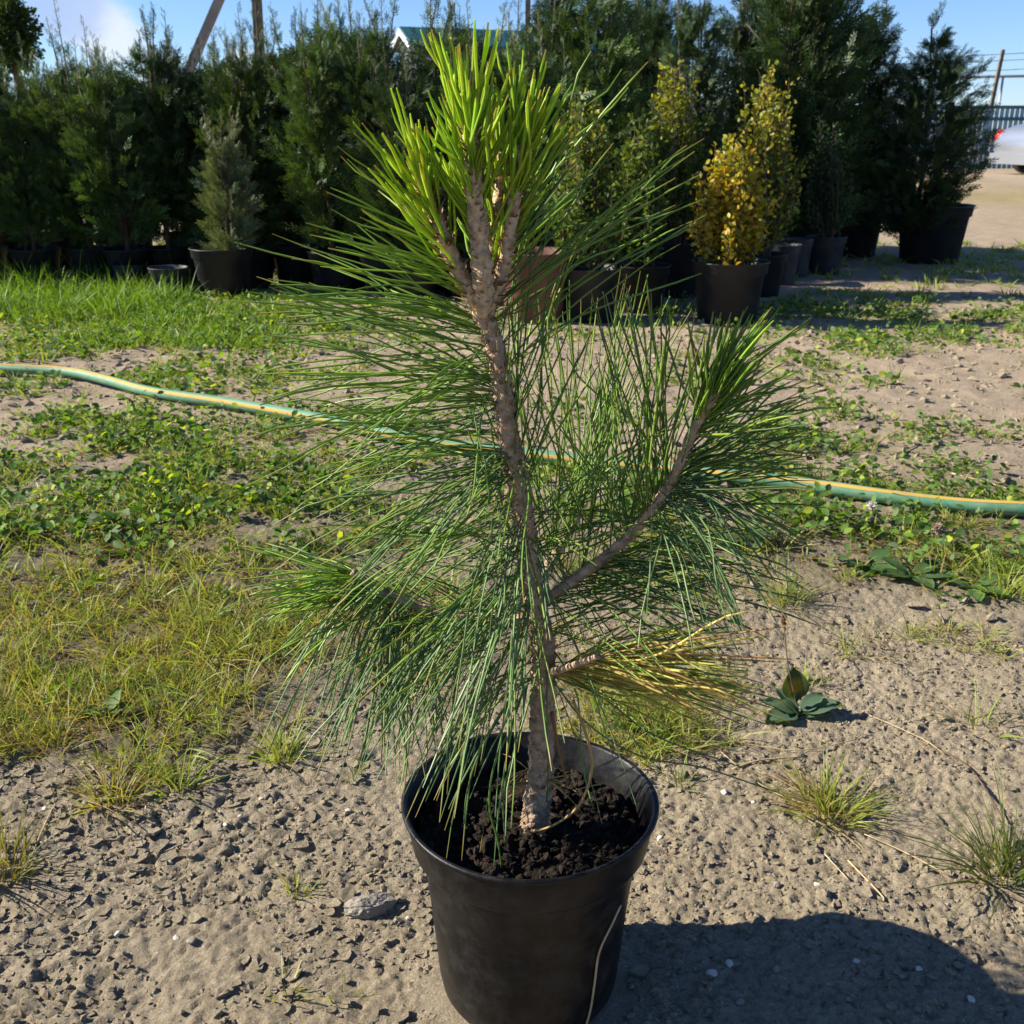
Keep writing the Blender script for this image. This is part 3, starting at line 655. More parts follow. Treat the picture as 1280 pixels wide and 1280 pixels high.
straw([(1060, 1075), (1100, 1120), (1104, 1130)], 'curved dry stalk on soil between tuft and pot shadow', .0012)
straw([(40, 1075), (55, 1040), (70, 1010)], 'thin dry stem on cracked soil beside the lone tuft', .0009)
straw([(1190, 590), (1240, 600), (1280, 612)], 'pale straw lying near the hose among weeds', .002)
straw([(1150, 555), (1090, 580)], 'dry stalk lying on the sandy track behind the hose', .002)

# ------------------------------------------------------------------ hose
HP = crom([np.array([*on_ground(a, b)[:2], 0]) for a, b in hp], 7); HP[:, 2] = gz(HP[:, 0], HP[:, 1], False) + HR + .010
ker = np.ones(9) / 9; zz = np.convolve(np.pad(HP[:, 2], 4, 'edge'), ker, 'valid'); HP[:, 2] = zz
ht = thing('garden_hose', 'green garden hose with yellow stripe lying across the ground', 'hose', HP[0])
V, F = tube(HP, HR, 18); build('hose_tube', V, F, M['hose'], ht)
ns = 5; SV = []; T = unit(np.gradient(HP, axis=0)); arc = np.cumsum(np.r_[0, np.linalg.norm(np.diff(HP, axis=0), axis=1)])
for i in range(len(HP)):
    s = unit(np.cross(T[i], [0, 0, 1])); up = np.cross(s, T[i]); ph = .80 + .62 * math.sin(arc[i] * 1.5 + .6)
    for k in np.linspace(-.30, .30, ns): SV.append(HP[i] + (HR + .0006) * (s * math.cos(ph + k) + up * math.sin(ph + k)))
i, j = np.meshgrid(np.arange(len(HP) - 1), np.arange(ns - 1), indexing='ij')
build('yellow_stripe', SV, np.stack([i * ns + j, i * ns + j + 1, (i + 1) * ns + j + 1, (i + 1) * ns + j], -1).reshape(-1, 4), M['stripe'], ht)

# ------------------------------------------------------------------ the black nursery pot
RIM, PH, SOIL = .130, .222, .192
pt = thing('nursery_pot', 'big black plastic nursery pot holding the young pine', 'pot', (POT_X, POT_Y, 0))
sq = lambda A: 1 + .018 * np.cos(2 * A + .4) + .012 * np.cos(3 * A - .6) - .02 * np.exp(-((np.angle(np.exp(1j * (A - 2.55)))) / .3) ** 2)
prof = [(0, -.004), (.080, -.004), (.090, -.001), (.094, .006), (.0965, .02), (.108, .155), (.1085, .172), (.1105, .176), (.1195, .179), (.1215, .182), (.1275, .217), (.1275, .2195), (.1295, .2205), (.1312, .2215), (.1312, .2235), (.1295, .225), (.1268, .2243), (.1248, .2225), (.117, .178), (.110, .16), (.100, .08)]
V, F = lathe(prof, 96, sq); V *= np.array([.955, .955, 1]); wall = build('pot_wall', V + np.array([POT_X, POT_Y, 0]), F, M['pot'], pt)
n = 110; gx = np.linspace(-.12, .12, n); SX, SY = np.meshgrid(gx, gx); rr = np.hypot(SX, SY)
def soil_z(x, y):
    d1, d2, ex, ey, r, r2, r3 = worley(x / .012 + 50, y / .012 + 50, 500)
    return SOIL - .004 + .020 * fbm(x * 26 + 9, y * 26, 4, 510) + .004 * (r - .5) - .003 * sstep(.3, .8, d1) + .012 * fbm(x * 120, y * 120, 2, 520)
SZ = soil_z(SX.ravel(), SY.ravel())
i, j = np.meshgrid(np.arange(n - 1), np.arange(n - 1), indexing='ij'); F = np.stack([i * n + j, i * n + j + 1, (i + 1) * n + j + 1, (i + 1) * n + j], -1).reshape(-1, 4)
ok = (rr.ravel() < .1105)[F].all(1)
build('soil', np.c_[SX.ravel() + POT_X, SY.ravel() + POT_Y, SZ], F[ok], M['peat'], pt)
mb = MB(); TV, TF = icos(0); n = 1500; a = RNG.uniform(0, 6.283, n); r = .105 * np.sqrt(RNG.random(n)); x, y = r * np.cos(a), r * np.sin(a)
s = .0012 + .005 * RNG.random(n) ** 3; U = unit(RNG.normal(size=(n, 3))); Vd = unit(np.cross(U, RNG.normal(size=(n, 3)))); Nn = np.cross(U, Vd)
V, F = scatter(TV * (1 + RNG.uniform(-.35, .35, (12, 1))), TF, np.c_[x + POT_X, y + POT_Y, soil_z(x, y) + s * .2], U, Vd, Nn, s); mb.add(V, F)
sc = mb.build('soil_crumbs', M['peat'], pt, smooth=False); sc['kind'] = 'stuff'

# ------------------------------------------------------------------ the pine
PY = POT_Y
def PP(px, py, dy=0.0): return at_y(px, py, PY + dy)
trunk_px = [(668, 1050, 0), (669, 1030, 0), (672, 996, 0), (677, 930, 0), (679, 870, 0), (679, 815, 0), (672, 772, 0), (662, 706, 0), (654, 646, 0), (646, 591, 0), (636, 548, 0), (630, 498, 0), (623, 455, 0), (612, 415, 0), (602, 388, 0)]
TP = [PP(*q) for q in trunk_px]
pine = thing('pine_sapling', 'young pine with long needles and bright yellow-green top in a pot', 'pine', (TP[1][0], TP[1][1], TP[1][2]))
TPs = crom(TP, 14); tt = np.linspace(0, 1, len(TPs)); rad = .0138 - .0062 * tt ** .7; rad[:16] *= np.linspace(1.25, 1.0, 16)
def scaly(P, rad, ns, amp, k):
    V, F = tube(P, rad, ns, cap=True)
    m = len(P) * ns; i = np.repeat(np.arange(len(P)), ns); j = np.tile(np.arange(ns), len(P))
    d1, d2, ex, ey, r, r2, r3 = worley(j * .55 + i * .28, i * .42, k)
    c = np.repeat(P, ns, 0); V[:m] = V[:m] + (V[:m] - c) * ((.5 - d1) * amp + (r - .5) * amp * .6)[:, None]
    return V, F
V, F = scaly(TPs, rad, 22, .42, 600); trunk = build('trunk', V, F, M['bark'], pine)
n = 420; k = RNG.integers(8, len(TPs) - 2, n); T = unit(np.gradient(TPs, axis=0))[k]; a = RNG.normal(size=(n, 3)); a = unit(a - T * (a * T).sum(1)[:, None])
V, F, kk = ribbons(TPs[k] + a * (rad[k] * .97)[:, None], unit(T * .9 + a * .28), RNG.uniform(.005, .010, n), RNG.uniform(.0022, .0042, n), a * .15, 2, side=unit(np.cross(T, a)))
q = build('bark_scales', V, F, M['scale'], trunk, np.repeat(pick([(.46, .33, .21), (.34, .23, .13), (.18, .11, .065), (.54, .42, .28), (.40, .28, .17)], n), kk, 0)); q['kind'] = 'stuff'
def tpoint(f0, f1, n):
    f = RNG.uniform(f0, f1, n) * (len(TPs) - 1); k = np.clip(f.astype(int), 0, len(TPs) - 2); return TPs[k] + (TPs[k + 1] - TPs[k]) * (f - k)[:, None], k
def by_px(y0, y1, n, path=None):
    P = TPs if path is None else path
    pyv = to_px(P[:, 0], P[:, 1], P[:, 2])[1]; k = np.where((pyv >= min(y0, y1)) & (pyv <= max(y0, y1)))[0]
    return P[RNG.choice(k, n)] + RNG.normal(0, .002, (n, 3))
def branch(pxs, r0, r1, name='branch', m='bark', amp=.3, k=620):
    P = crom([PP(*q) for q in pxs], 10); V, F = scaly(P, np.linspace(r0, r1, len(P)), 14, amp, k)
    return P, build(name, V, F, M[m], pine)
BR, br_o = branch([(676, 756, 0), (706, 733, .0), (735, 712, -.005), (768, 688, -.01), (800, 655, -.02), (826, 622, -.03), (846, 588, -.035), (862, 548, -.04), (878, 518, -.045), (896, 490, -.05)], .0056, .0036)
BL, bl_o = branch([(675, 778, 0), (640, 775, .01), (590, 772, .02), (540, 763, .02), (500, 750, .02), (470, 738, .02), (440, 714, .02)], .0062, .004)
BK, bk_o = branch([(668, 745, 0), (690, 700, .06), (715, 660, .12), (735, 610, .17)], .006, .004)
BY, by_o = branch([(681, 842, 0), (698, 838, -.03), (722, 830, -.06), (748, 820, -.09)], .0040, .0025)
SH = []
for q, r0 in (([(603, 398, 0), (585, 362, -.004), (566, 325, -.008), (552, 292, -.012), (540, 258, -.014), (528, 228, -.014)], .0072),
          ([(602, 392, 0), (604, 350, -.012), (600, 305, -.016), (595, 262, -.018), (592, 220, -.02), (590, 180, -.02), (588, 158, -.02)], .0086),
          ([(606, 392, 0), (614, 355, .006), (618, 318, .01), (622, 275, .012), (626, 230, .012), (628, 190, .012)], .0072),
          ([(606, 394, 0), (622, 360, .0), (634, 315, -.004), (641, 265, -.008), (648, 215, -.01), (651, 180, -.01)], .0062),
          ([(604, 394, 0), (610, 360, .03), (612, 310, .05), (606, 250, .06), (600, 205, .065)], .0062)):
    SH.append(branch(q, r0, r0 * .62, 'shoot', 'shoot', .45, 640 + len(SH)))
def needle_geo(P, D, Ln, Wr, B, nseg=7):
    n = len(P); t = np.linspace(0, 1, nseg + 1); r = unit(np.cross(D, RNG.normal(size=(n, 3)))); r2 = np.cross(D, r)
    wig = RNG.normal(0, .034, (n, 3))
    C = P[:, None] + Ln[:, None, None] * (t[None, :, None] * D[:, None] + (t ** 2)[None, :, None] * B[:, None] + np.sin(t * 5)[None, :, None] * wig[:, None])
    w_ = Wr[:, None] * np.minimum(1, .62 + 1.3 * t[None]) * np.where(t > .82, 1 - ((t - .82) / .18) ** 2 * .6, 1)[None]
    V = np.zeros((n, nseg + 1, 3, 3))
    for q, a in enumerate((0, 2.094, 4.189)):
        V[:, :, q] = C + w_[:, :, None] * (math.cos(a) * r + .75 * math.sin(a) * r2)[:, None]
    k = (nseg + 1) * 3; i, j = np.meshgrid(np.arange(nseg), np.arange(3), indexing='ij'); j2 = (j + 1) % 3
    T = np.stack([i * 3 + j, i * 3 + j2, (i + 1) * 3 + j2, (i + 1) * 3 + j], -1).reshape(-1, 4)
    return V.reshape(n, k, 3), T, t
GREEN = [(.15, .25, .040), (.18, .29, .044), (.12, .21, .044), (.21, .32, .05)]
BLUEG = [(.15, .25, .085), (.18, .28, .11), (.13, .22, .075), (.20, .30, .10)]
BRIGHT = [(.36, .50, .04), (.42, .54, .05), (.28, .44, .036), (.38, .51, .045)]
MIDG = [(.22, .35, .035), (.26, .39, .04), (.19, .31, .035)]
YEL = [(.72, .66, .17), (.76, .70, .21), (.62, .58, .13), (.58, .40, .16), (.42, .46, .10)]
ALL = MB(); SINGLES = []      # the bulk, and the needles that show one by one
def needles(P, D, Ln, rad, B, pal, single=0, owner=None, mt='needle', pair=True):
    n = len(P)
    if pair:   # two needles to a bundle
        P = np.repeat(P, 2, 0); D = unit(np.repeat(D, 2, 0) + RNG.normal(0, .045, (2 * n, 3))); Ln = np.repeat(Ln, 2) * RNG.uniform(.93, 1.05, 2 * n); B = np.repeat(B, 2, 0) + RNG.normal(0, .02, (2 * n, 3)); n *= 2
    W = rad * RNG.uniform(.8, 1.15, n)
    V, T, t = needle_geo(P, D, Ln, W, B)
    col = pick(pal, n, .15)
    C = np.repeat(col[:, None], 8, 1) * (1 + .12 * (t - .4))[None, :, None]
    tip = RNG.random(n) < .5; C[tip, -1] = (.34, .25, .06)
    C[:, 0] = C[:, 0] * .5 + np.array([.30, .24, .12]) * .5
    C = np.repeat(C, 3, 1)
    if single:
        sel = RNG.choice(n, min(single, n), replace=False)
    else: sel = []
    ss = set(int(q) for q in sel)
    for q in ss: SINGLES.append((V[q], T, C[q], owner, mt))
    rest = np.array([q for q in range(n) if q not in ss], int)
    if len(rest): 
        k = V.shape[1]; F = (T[None] + (np.arange(len(rest)) * k)[:, None, None]).reshape(-1, 4)
        return V[rest].reshape(-1, 3), F, C[rest].reshape(-1, 3)
    return None
def dirs(mean, spread, n):
    return unit(np.array(mean, float) + RNG.normal(0, 1, (n, 3)) * np.array(spread))
def droop(n, a, b): return np.c_[RNG.normal(0, .03, (n, 2)), -RNG.uniform(a, b, n)]
def zone(P, mean, spread, l0, l1, rad, dr, pal, **kw):
    n = len(P); r = needles(P, dirs(mean, spread, n), RNG.uniform(l0, l1, n), rad, droop(n, *dr), pal, **kw)
    if r: ALL.add(*r)
# top: short stiff young needles
for (P, o), n, tilt in zip(SH, (30, 44, 30, 28, 18), ((-.25, 0, 0), (-.02, -.12, 0), (.10, .05, 0), (.30, 0, 0), (0, .2, 0))):
    f = RNG.uniform(.16, 1.0, n) ** .8; k = (f * (len(P) - 1)).astype(int); T = unit(np.gradient(P, axis=0))[k]
    a = RNG.normal(size=(n, 3)); a = unit(a - T * (a * T).sum(1)[:, None])
    sp = (.40 * (1.25 - f) + .17)[:, None]
    D = unit(T + a * sp * RNG.uniform(.5, 1.3, (n, 1)) + np.array(tilt) * .45)
    Ln = RNG.uniform(.055, .088, n) * (1.15 - .25 * f)
    mb = MB(); r = needles(P[k] + a * .003, D, Ln, .00160, a * .05 + np.array([0, 0, .05]), BRIGHT, single=30, owner=o, mt='bright')
    if r: ALL_top = mb.add(*r); q = mb.build('needles', M['bright'], o); q['kind'] = 'stuff'
    # papery bud scales
    n = 190; k = RNG.integers(2, len(P) - 1, n); T = unit(np.gradient(P, axis=0))[k]; a = RNG.normal(size=(n, 3)); a = unit(a - T * (a * T).sum(1)[:, None])
    V, F, kk = ribbons(P[k] + a * .0052, unit(T * .8 + a * .75), RNG.uniform(.005, .012, n), RNG.uniform(.002, .004, n), a * .25, 2, side=unit(np.cross(T, a)))
    q = build('bud_scales', V, F, M['scale'], o, np.repeat(pick([(.30, .19, .09), (.22, .13, .06), (.16, .09, .05), (.44, .33, .2)], n), kk, 0)); q['kind'] = 'stuff'
# transition below the shoots
zone(by_px(300, 392, 14, SH[0][0]), (-.75, 0, .55), (.18, .3, .15), .09, .14, .00125, (.0, .12), MIDG)
zone(by_px(270, 390, 11, SH[3][0]), (.55, .1, .8), (.3, .4, .2), .09, .17, .00115, (.0, .1), GREEN + MIDG[:1])
zone(by_px(290, 400, 8, SH[2][0]), (.25, .2, .95), (.25, .4, .1), .10, .16, .00115, (.0, .1), GREEN + MIDG[:1])
zone(by_px(388, 470, 9), (.72, .0, .62), (.12, .2, .12), .20, .25, .00115, (.05, .22), GREEN, single=6, owner=trunk)
# left fan of long needles
zone(by_px(392, 500, 32), (-1, -.02, .15), (.10, .42, .24), .15, .215, .00118, (.0, .20), GREEN + MIDG[:1], single=46, owner=trunk)
zone(by_px(470, 600, 30), (-1, -.05, -.02), (.12, .5, .26), .14, .215, .00112, (.05, .32), GREEN, single=30, owner=trunk)
zone(by_px(560, 720, 28), (-1, -.1, -.15), (.15, .6, .30), .13, .20, .00108, (.1, .42), GREEN + BLUEG, single=14, owner=trunk)
zone(by_px(600, 790, 20), (-.55, -.5, -.35), (.3, .4, .25), .13, .21, .00105, (.3, .65), BLUEG)
# left low branch: hanging needles and a bright tip
zone(by_px(712, 778, 50, BL), (-.62, -.12, -.42), (.22, .45, .3), .085, .15, .00108, (.30, .75), BLUEG, single=14, owner=bl_o)
zone(by_px(725, 778, 24, BL), (-.75, .1, .42), (.25, .45, .25), .10, .16, .0010, (.0, .3), GREEN + BLUEG)
zone(BL[RNG.integers(len(BL) - 14, len(BL), 30)], (-.85, -.15, .12), (.18, .4, .32), .06, .12, .0011, (.0, .2), MIDG)
zone(by_px(735, 766, 18, BL[14:-14]), (-.12, -.25, -1), (.12, .2, .1), .11, .17, .00105, (.0, .1), BLUEG)
zone(by_px(560, 740, 12), (-.15, -.8, .15), (.45, .25, .35), .08, .12, .0010, (.35, .8), BLUEG + GREEN)
zone(by_px(420, 600, 7), (-.5, -.8, .3), (.35, .25, .25), .12, .17, .0010, (.2, .5), GREEN)
# low trunk: drooping towards the camera
zone(by_px(760, 850, 9), (-.6, -.3, -.1), (.25, .3, .25), .09, .14, .00108, (.35, .8), BLUEG + GREEN)
zone(by_px(690, 800, 5), (.1, -.3, -.2), (.2, .3, .25), .09, .14, .00105, (.4, .8), BLUEG)
zone(by_px(690, 790, 14), (-.9, -.2, .2), (.3, .5, .3), .12, .2, .0010, (.2, .5), GREEN)
# right: upright needles from the rear branch and the side branch
zone(BK[RNG.integers(6, len(BK), 28)], (.06, .0, 1), (.22, .2, .08), .17, .25, .00100, (.0, .06), GREEN, single=26, owner=bk_o)
zone(by_px(650, 752, 16, BR), (.02, .1, 1), (.26, .3, .12), .15, .24, .00100, (.0, .08), GREEN)
zone(by_px(585, 690, 28, BR), (-.12, .05, 1), (.2, .25, .15), .12, .20, .00100, (.0, .08), GREEN + BLUEG[:1], single=20, owner=br_o)
zone(by_px(430, 640, 14), (.2, .1, 1), (.12, .2, .1), .13, .2, .0010, (.0, .05), GREEN)
# side branch end
zone(by_px(485, 560, 40, BR), (.62, 0, .75), (.35, .4, .3), .055, .095, .00122, (-.02, .08), MIDG + BRIGHT[2:3] + GREEN, single=40, owner=br_o)
zone(by_px(540, 640, 32, BR), (.9, 0, .5), (.25, .45, .26), .10, .145, .00105, (.0, .2), GREEN + [(.07, .125, .03)])
zone(by_px(580, 720, 28, BR), (.95, -.05, -.02), (.25, .5, .24), .09, .15, .00102, (.05, .28), GREEN + BLUEG + [(.07, .125, .04)])
zone(by_px(590, 660, 22, BR), (.45, -.4, -.15), (.35, .3, .3), .08, .13, .00108, (.3, .75), BLUEG)
zone(by_px(700, 760, 26, BR), (.9, 0, .15), (.22, .5, .18), .13, .2, .0010, (.02, .22), GREEN + [(.07, .125, .03)])
zone(by_px(640, 830, 26), (.8, .1, .45), (.3, .5, .3), .12, .2, .0010, (.02, .25), GREEN)
zone(by_px(488, 530, 30, BR), (.35, -.05, .9), (.35, .35, .2), .05, .09, .0012, (-.02, .06), MIDG + GREEN)
# yellowing needles low on the right
n = 58; r = needles(BY[RNG.integers(2, len(BY), n)], dirs((1, -.22, .14), (.1, .34, .20), n), RNG.uniform(.09, .16, n), .00120, droop(n, .02, .2), YEL, single=30, owner=by_o, mt='yellow')
yb = MB().add(*r).build('yellow_needles', M['yellow'], by_o); yb['kind'] = 'stuff'
zone(BY[RNG.integers(2, len(BY), 16)], (1, 0, .1), (.12, .35, .16), .13, .19, .0010, (.0, .2), GREEN + YEL[-1:])
V, F, C = ALL.get(); nb = build('needles', V, F, M['needle'], pine, C); nb['kind'] = 'stuff'
def lone(pxs, r, pal, label=None, nm='needle', m='needle', owner=pine):
    P = crom([PP(*q) for q in pxs], 6); V, F = tube(P, np.linspace(r, r * .7, len(P)), 5); c = pick([pal], 1)[0]
    return build(nm, V, F, M[m], owner, np.broadcast_to(c, V.shape))
lone([(655, 860, -.02), (640, 905, -.06), (617, 960, -.085), (612, 1010, -.09), (622, 1050, -.09), (627, 1084, -.09)], .0012, (.09, .17, .03))
lone([(660, 850, -.02), (648, 920, -.06), (630, 990, -.07), (632, 1060, -.07)], .0011, (.09, .16, .05))
lone([(684, 830, -.015), (683, 900, -.03), (685, 960, -.035), (683, 1003, -.03)], .0012, (.09, .17, .06))
lone([(640, 870, -.02), (600, 940, -.06), (584, 990, -.07), (580, 1030, -.07)], .0011, (.09, .16, .05))
lone([(690, 850, -.01), (735, 905, -.01), (800, 945, 0), (880, 960, .01), (970, 990, .02)], .0010, (.16, .17, .05))
lone([(690, 845, 0), (750, 870, .0), (820, 920, .01), (930, 960, .02)], .0010, (.12, .15, .05))
lone([(715, 872, -.02), (733, 920, -.035), (740, 960, -.04), (725, 1005, -.04), (695, 1030, -.035), (667, 1040, -.03)], .0016, (.44, .30, .12), nm='dead_stem', m='scale')
lone([(690, 890, -.01), (698, 935, -.015), (710, 985, -.015)], .0017, (.34, .19, .08), nm='dead_stem', m='scale')
lone([(798, 955, -.0), (765, 975, -.01), (720, 987, -.02)], .0011, (.36, .25, .13), nm='dead_stem', m='scale')
for px, py, a0 in ((660, 962, -1), (660, 978, -1), (683, 975, 1)):
    n = 9; b = PP(px, py, -.008); D = unit(np.c_[a0 * RNG.uniform(.6, 1, n), RNG.normal(-.3, .4, n), RNG.uniform(-.5, .3, n)])
    V, F, k = ribbons(np.tile(b, (n, 1)), D, RNG.uniform(.02, .045, n), np.full(n, .0018), np.c_[np.zeros((n, 2)), -RNG.uniform(.1, .5, n)], 4)
    q = build('dead_needles', V, F, M['scale'], trunk, np.repeat(pick([(.40, .28, .10), (.46, .34, .16), (.30, .19, .08)], n), k, 0)); q['kind'] = 'stuff'
print('single needles', len(SINGLES), 'bulk', len(V))
for V, T, C, ow, mt in SINGLES[:298]: build('needle', V, T, M[mt], ow, C)
if len(SINGLES) > 298: print('too many singles', len(SINGLES))
# straw stem sticking to the pot face
P = []
for px, py in ((776, 1131), (765, 1155), (749, 1190), (743, 1230), (738, 1262), (730, 1290)):
    d = pray(px, py); best = None   # first hit on the pot wall
    for t in np.linspace(.6, 1.3, 1400):
        q = np.array(d) * t + np.array([0, 0, CAM_H]); r = math.hypot(q[0] - POT_X, q[1] - POT_Y); a = math.atan2(q[1] - POT_Y, q[0] - POT_X)
        if q[2] < .18 and r < .955 * (.0955 + max(q[2], 0) * .0845) * float(sq(np.array([a]))[0]) + .0012: best = q; break
    if best is not None: P.append(best)
V, F = tube(crom(P, 5), .0012, 6); o = build('straw', V, F, M['straw'], None, None, True, P[0]); tag(o, 'dry bent straw clinging to the side of the black pot', 'straw')

# ------------------------------------------------------------------ background pots
def pot_mesh(m, r=.165, h=.27, name='pot_wall'):
    prof = [(0, 0), (r * .70, 0), (r * .76, .008), (r * .90, h * .80), (r * .96, h * .82), (r * .985, h * .97), (r * 1.02, h * .985), (r * 1.02, h), (r * .98, h), (r * .94, h * .95), (r * .90, h * .82)]
    V, F = lathe(prof, 36); a = mesh(name, V, F, m)
    n = 24; A = np.linspace(0, 2 * np.pi, n, endpoint=False); rr = r * .915
    V = np.vstack([[0, 0, h * .885]] + [np.c_[np.cos(A) * rr * q, np.sin(A) * rr * q, np.full(n, h * (.88 - .02 * q)) + RNG.uniform(-.006, .006, n)] for q in (.5, 1)])
    k = np.arange(n); k2 = (k + 1) % n
    b = mesh('soil', V, [np.c_[np.zeros(n, int), 1 + k, 1 + k2], np.c_[1 + k, 1 + n + k, 1 + n + k2, 1 + k2]], M['peat'])
    return a, b
POTS = {'black': pot_mesh(M['farpot']), 'grey': pot_mesh(M['greypot']), 'terra': pot_mesh(M['terra'], .165, .22)}
def pot(x, y, kind, label, scale=1, group=None, rz=0, zs=1):
    z = float(gz(np.array([x]), np.array([y]), False)[0]) - .008
    t = thing('plant_pot', label, 'pot', (x, y, z), group, rz, (scale, scale, scale * zs)); a, b = POTS[kind]
    obj('pot_wall', a, t); obj('soil', b, t); return t
def gxy(px, py): p = on_ground(px, py); return p[0], p[1]

# ------------------------------------------------------------------ thujas
def frond(seed):
    r = np.random.default_rng(seed); V = []; F = []
    def quad(a, b, w):
        a = np.array(a); b = np.array(b); d = b - a; d /= np.linalg.norm(d); s = np.array([-d[1], d[0], 0]) * w; m = a * .45 + b * .55; k = len(V)
        V.extend([a, m + s, b, m - s]); F.append([k, k + 1, k + 2, k + 3])
    quad((0, 0, 0), (0, .55, .02), .030); quad((0, .45, .02), (0, 1, -.03), .034)
    for i, t in enumerate(np.linspace(.12, .88, 8)):
        s = 1 if i % 2 else -1; ln = (.42 - .25 * t) * r.uniform(.8, 1.2); an = r.uniform(.65, .95)
        b = (s * math.sin(an) * ln, t + math.cos(an) * ln, r.uniform(-.06, .06)); quad((0, t, .01), b, .034)
        m = np.array((0, t, .01)) * .45 + np.array(b) * .55
        quad(m, m + np.array([s * .03, .16 * r.uniform(.7, 1.2), r.uniform(-.04, .04)]), .030)
    return np.array(V), np.array(F)
FR = [frond(k) for k in range(4)]
def make_thuja(seed, h, rad, nf, leaders, dense, pal, start=.12):
    """crown of upright flat sprays on a 1-stem tree; local origin at the soil"""
    r = np.random.default_rng(seed); mb = MB()
    lead = [(0, 0, 1.0)] + [(r.uniform(-.45, .45) * rad, r.uniform(-.45, .45) * rad, r.uniform(.78, .98)) for _ in range(leaders)]
    per = 13; nb = nf // per; li = r.integers(0, len(lead), nb); LD = np.array(lead)[li]
    bz = start + (LD[:, 2] - start) * r.random(nb) ** (1.25 if dense else .95)
    prof = (np.sin(np.pi * np.clip(bz * .93 + .10, 0, 1) ** .75) ** .65) if dense else (np.sin(np.pi * np.clip(bz * .86 + .14, 0, 1) ** .85) ** .7)
    ba = r.uniform(0, 6.283, nb); bl = rad * np.maximum(prof, .12) * np.where(r.random(nb) < .2, r.uniform(1.0, 1.18 if dense else 1.4, nb), r.uniform(.45, 1.05, nb))
    rise = r.uniform(.5, 1.3, nb); c_ = np.repeat(np.arange(nb), per); n = len(c_); u = r.random(n) ** .7 * .85 + .15
    a = ba[c_] + r.normal(0, .12, n); q = bl[c_] * u * .88
    zt = bz[c_]; x = LD[c_, 0] * zt + np.cos(a) * q; y = LD[c_, 1] * zt + np.sin(a) * q; z = np.minimum(zt * h + q * rise[c_] - rad * .35, h * 1.0) + r.normal(0, .012, n); z = np.maximum(z, start * h * .5)
    P = np.c_[x, y, z] + r.normal(0, .014, (n, 3)); out = np.c_[np.cos(a), np.sin(a), np.zeros(n)]
    Vd = unit(out * r.uniform(.35, .95, (n, 1)) + np.array([0, 0, 1.]) * (rise[c_] * r.uniform(.4, 1.1, n))[:, None] + r.normal(0, .28, (n, 3)))
    Nn = unit(np.cross(Vd, np.array([0, 0, 1.]) + r.normal(0, .5, (n, 3)))); U = np.cross(Vd, Nn)
    s = r.uniform(.065, .13, n) * (.65 + .45 * (1 - zt))
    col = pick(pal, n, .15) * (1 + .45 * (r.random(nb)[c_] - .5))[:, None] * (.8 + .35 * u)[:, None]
    for k in range(4):
        sel = np.arange(n) % 4 == k; V, F = scatter(*FR[k], P[sel], U[sel], Vd[sel], Nn[sel], s[sel]); mb.add(V, F, np.repeat(col[sel], len(FR[k][0]), 0))
    # wispy leaders above the mass
    nl = 7 if not dense else 4
    tw = MB()
    for i in range(nl):
        lx, ly, lh = lead[i % len(lead)]; bx, by = lx * lh + r.normal(0, .05), ly * lh + r.normal(0, .05)
        hh = r.uniform(.12, .34) * (1 if not dense else .6); z0 = (lh - .05) * h; m = 16
        t = np.linspace(0, 1, m); lxn, lyn = r.normal(0, .03, 2)
        P = np.c_[bx + lxn * t, by + lyn * t, z0 + hh * t]; aa = r.uniform(0, 6.283, m)
        Vd = unit(np.c_[np.cos(aa) * .55, np.sin(aa) * .55, np.full(m, .9)]); Nn = unit(np.cross(Vd, r.normal(size=(m, 3)))); U = np.cross(Vd, Nn)
        V, F = scatter(*FR[i % 4], P, U, Vd, Nn, (.075 - .04 * t)); mb.add(V, F, np.repeat(pick(pal, m, .2) * 1.25, len(FR[i % 4][0]), 0))
        V, F = tube(np.array([[lx * .3, ly * .3, .1 * h], [lx * .7, ly * .7, .5 * h], P[0], P[-1]]), [.010, .007, .004, .0015], 5); tw.add(V, F)
    # limbs
    for i in range(26):
        zt = r.uniform(.12, .7); a = r.uniform(0, 6.283); d = rad * r.uniform(.4, .8)
        V, F = tube(np.array([[0, 0, zt * h], [math.cos(a) * d * .6, math.sin(a) * d * .6, zt * h + .06], [math.cos(a) * d, math.sin(a) * d, zt * h + .16]]), [.006, .004, .002], 4); tw.add(V, F)
    V, F = tube(np.array([[0, 0, -.03], [.01, 0, .3 * h], [0, .01, .6 * h], [0, 0, h * .9]]), [.019, .015, .010, .004], 7); tw.add(V, F)
    return mb.mesh('crown', M['thuja']), tw.mesh('trunk', M['twig'])
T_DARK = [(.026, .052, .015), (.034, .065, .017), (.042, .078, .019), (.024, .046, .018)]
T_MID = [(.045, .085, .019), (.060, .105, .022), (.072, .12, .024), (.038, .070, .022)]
T_PALE = [(.085, .115, .055), (.10, .13, .06), (.07, .10, .045), (.12, .14, .065)]
T_OLIV = [(.060, .085, .022), (.075, .10, .024), (.045, .07, .02)]
H0, R0 = 1.25, .26
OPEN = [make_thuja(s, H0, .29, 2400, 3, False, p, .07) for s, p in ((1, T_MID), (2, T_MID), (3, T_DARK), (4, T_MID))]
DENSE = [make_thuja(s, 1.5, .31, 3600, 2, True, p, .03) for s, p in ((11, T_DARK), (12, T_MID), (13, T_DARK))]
PALE = make_thuja(21, .95, .20, 1300, 2, False, T_PALE, .04)
OLIVE = make_thuja(22, 1.1, .2, 1500, 3, False, T_OLIV, .10)
BIG = make_thuja(23, 1.75, .47, 6200, 1, True, T_DARK, .0)
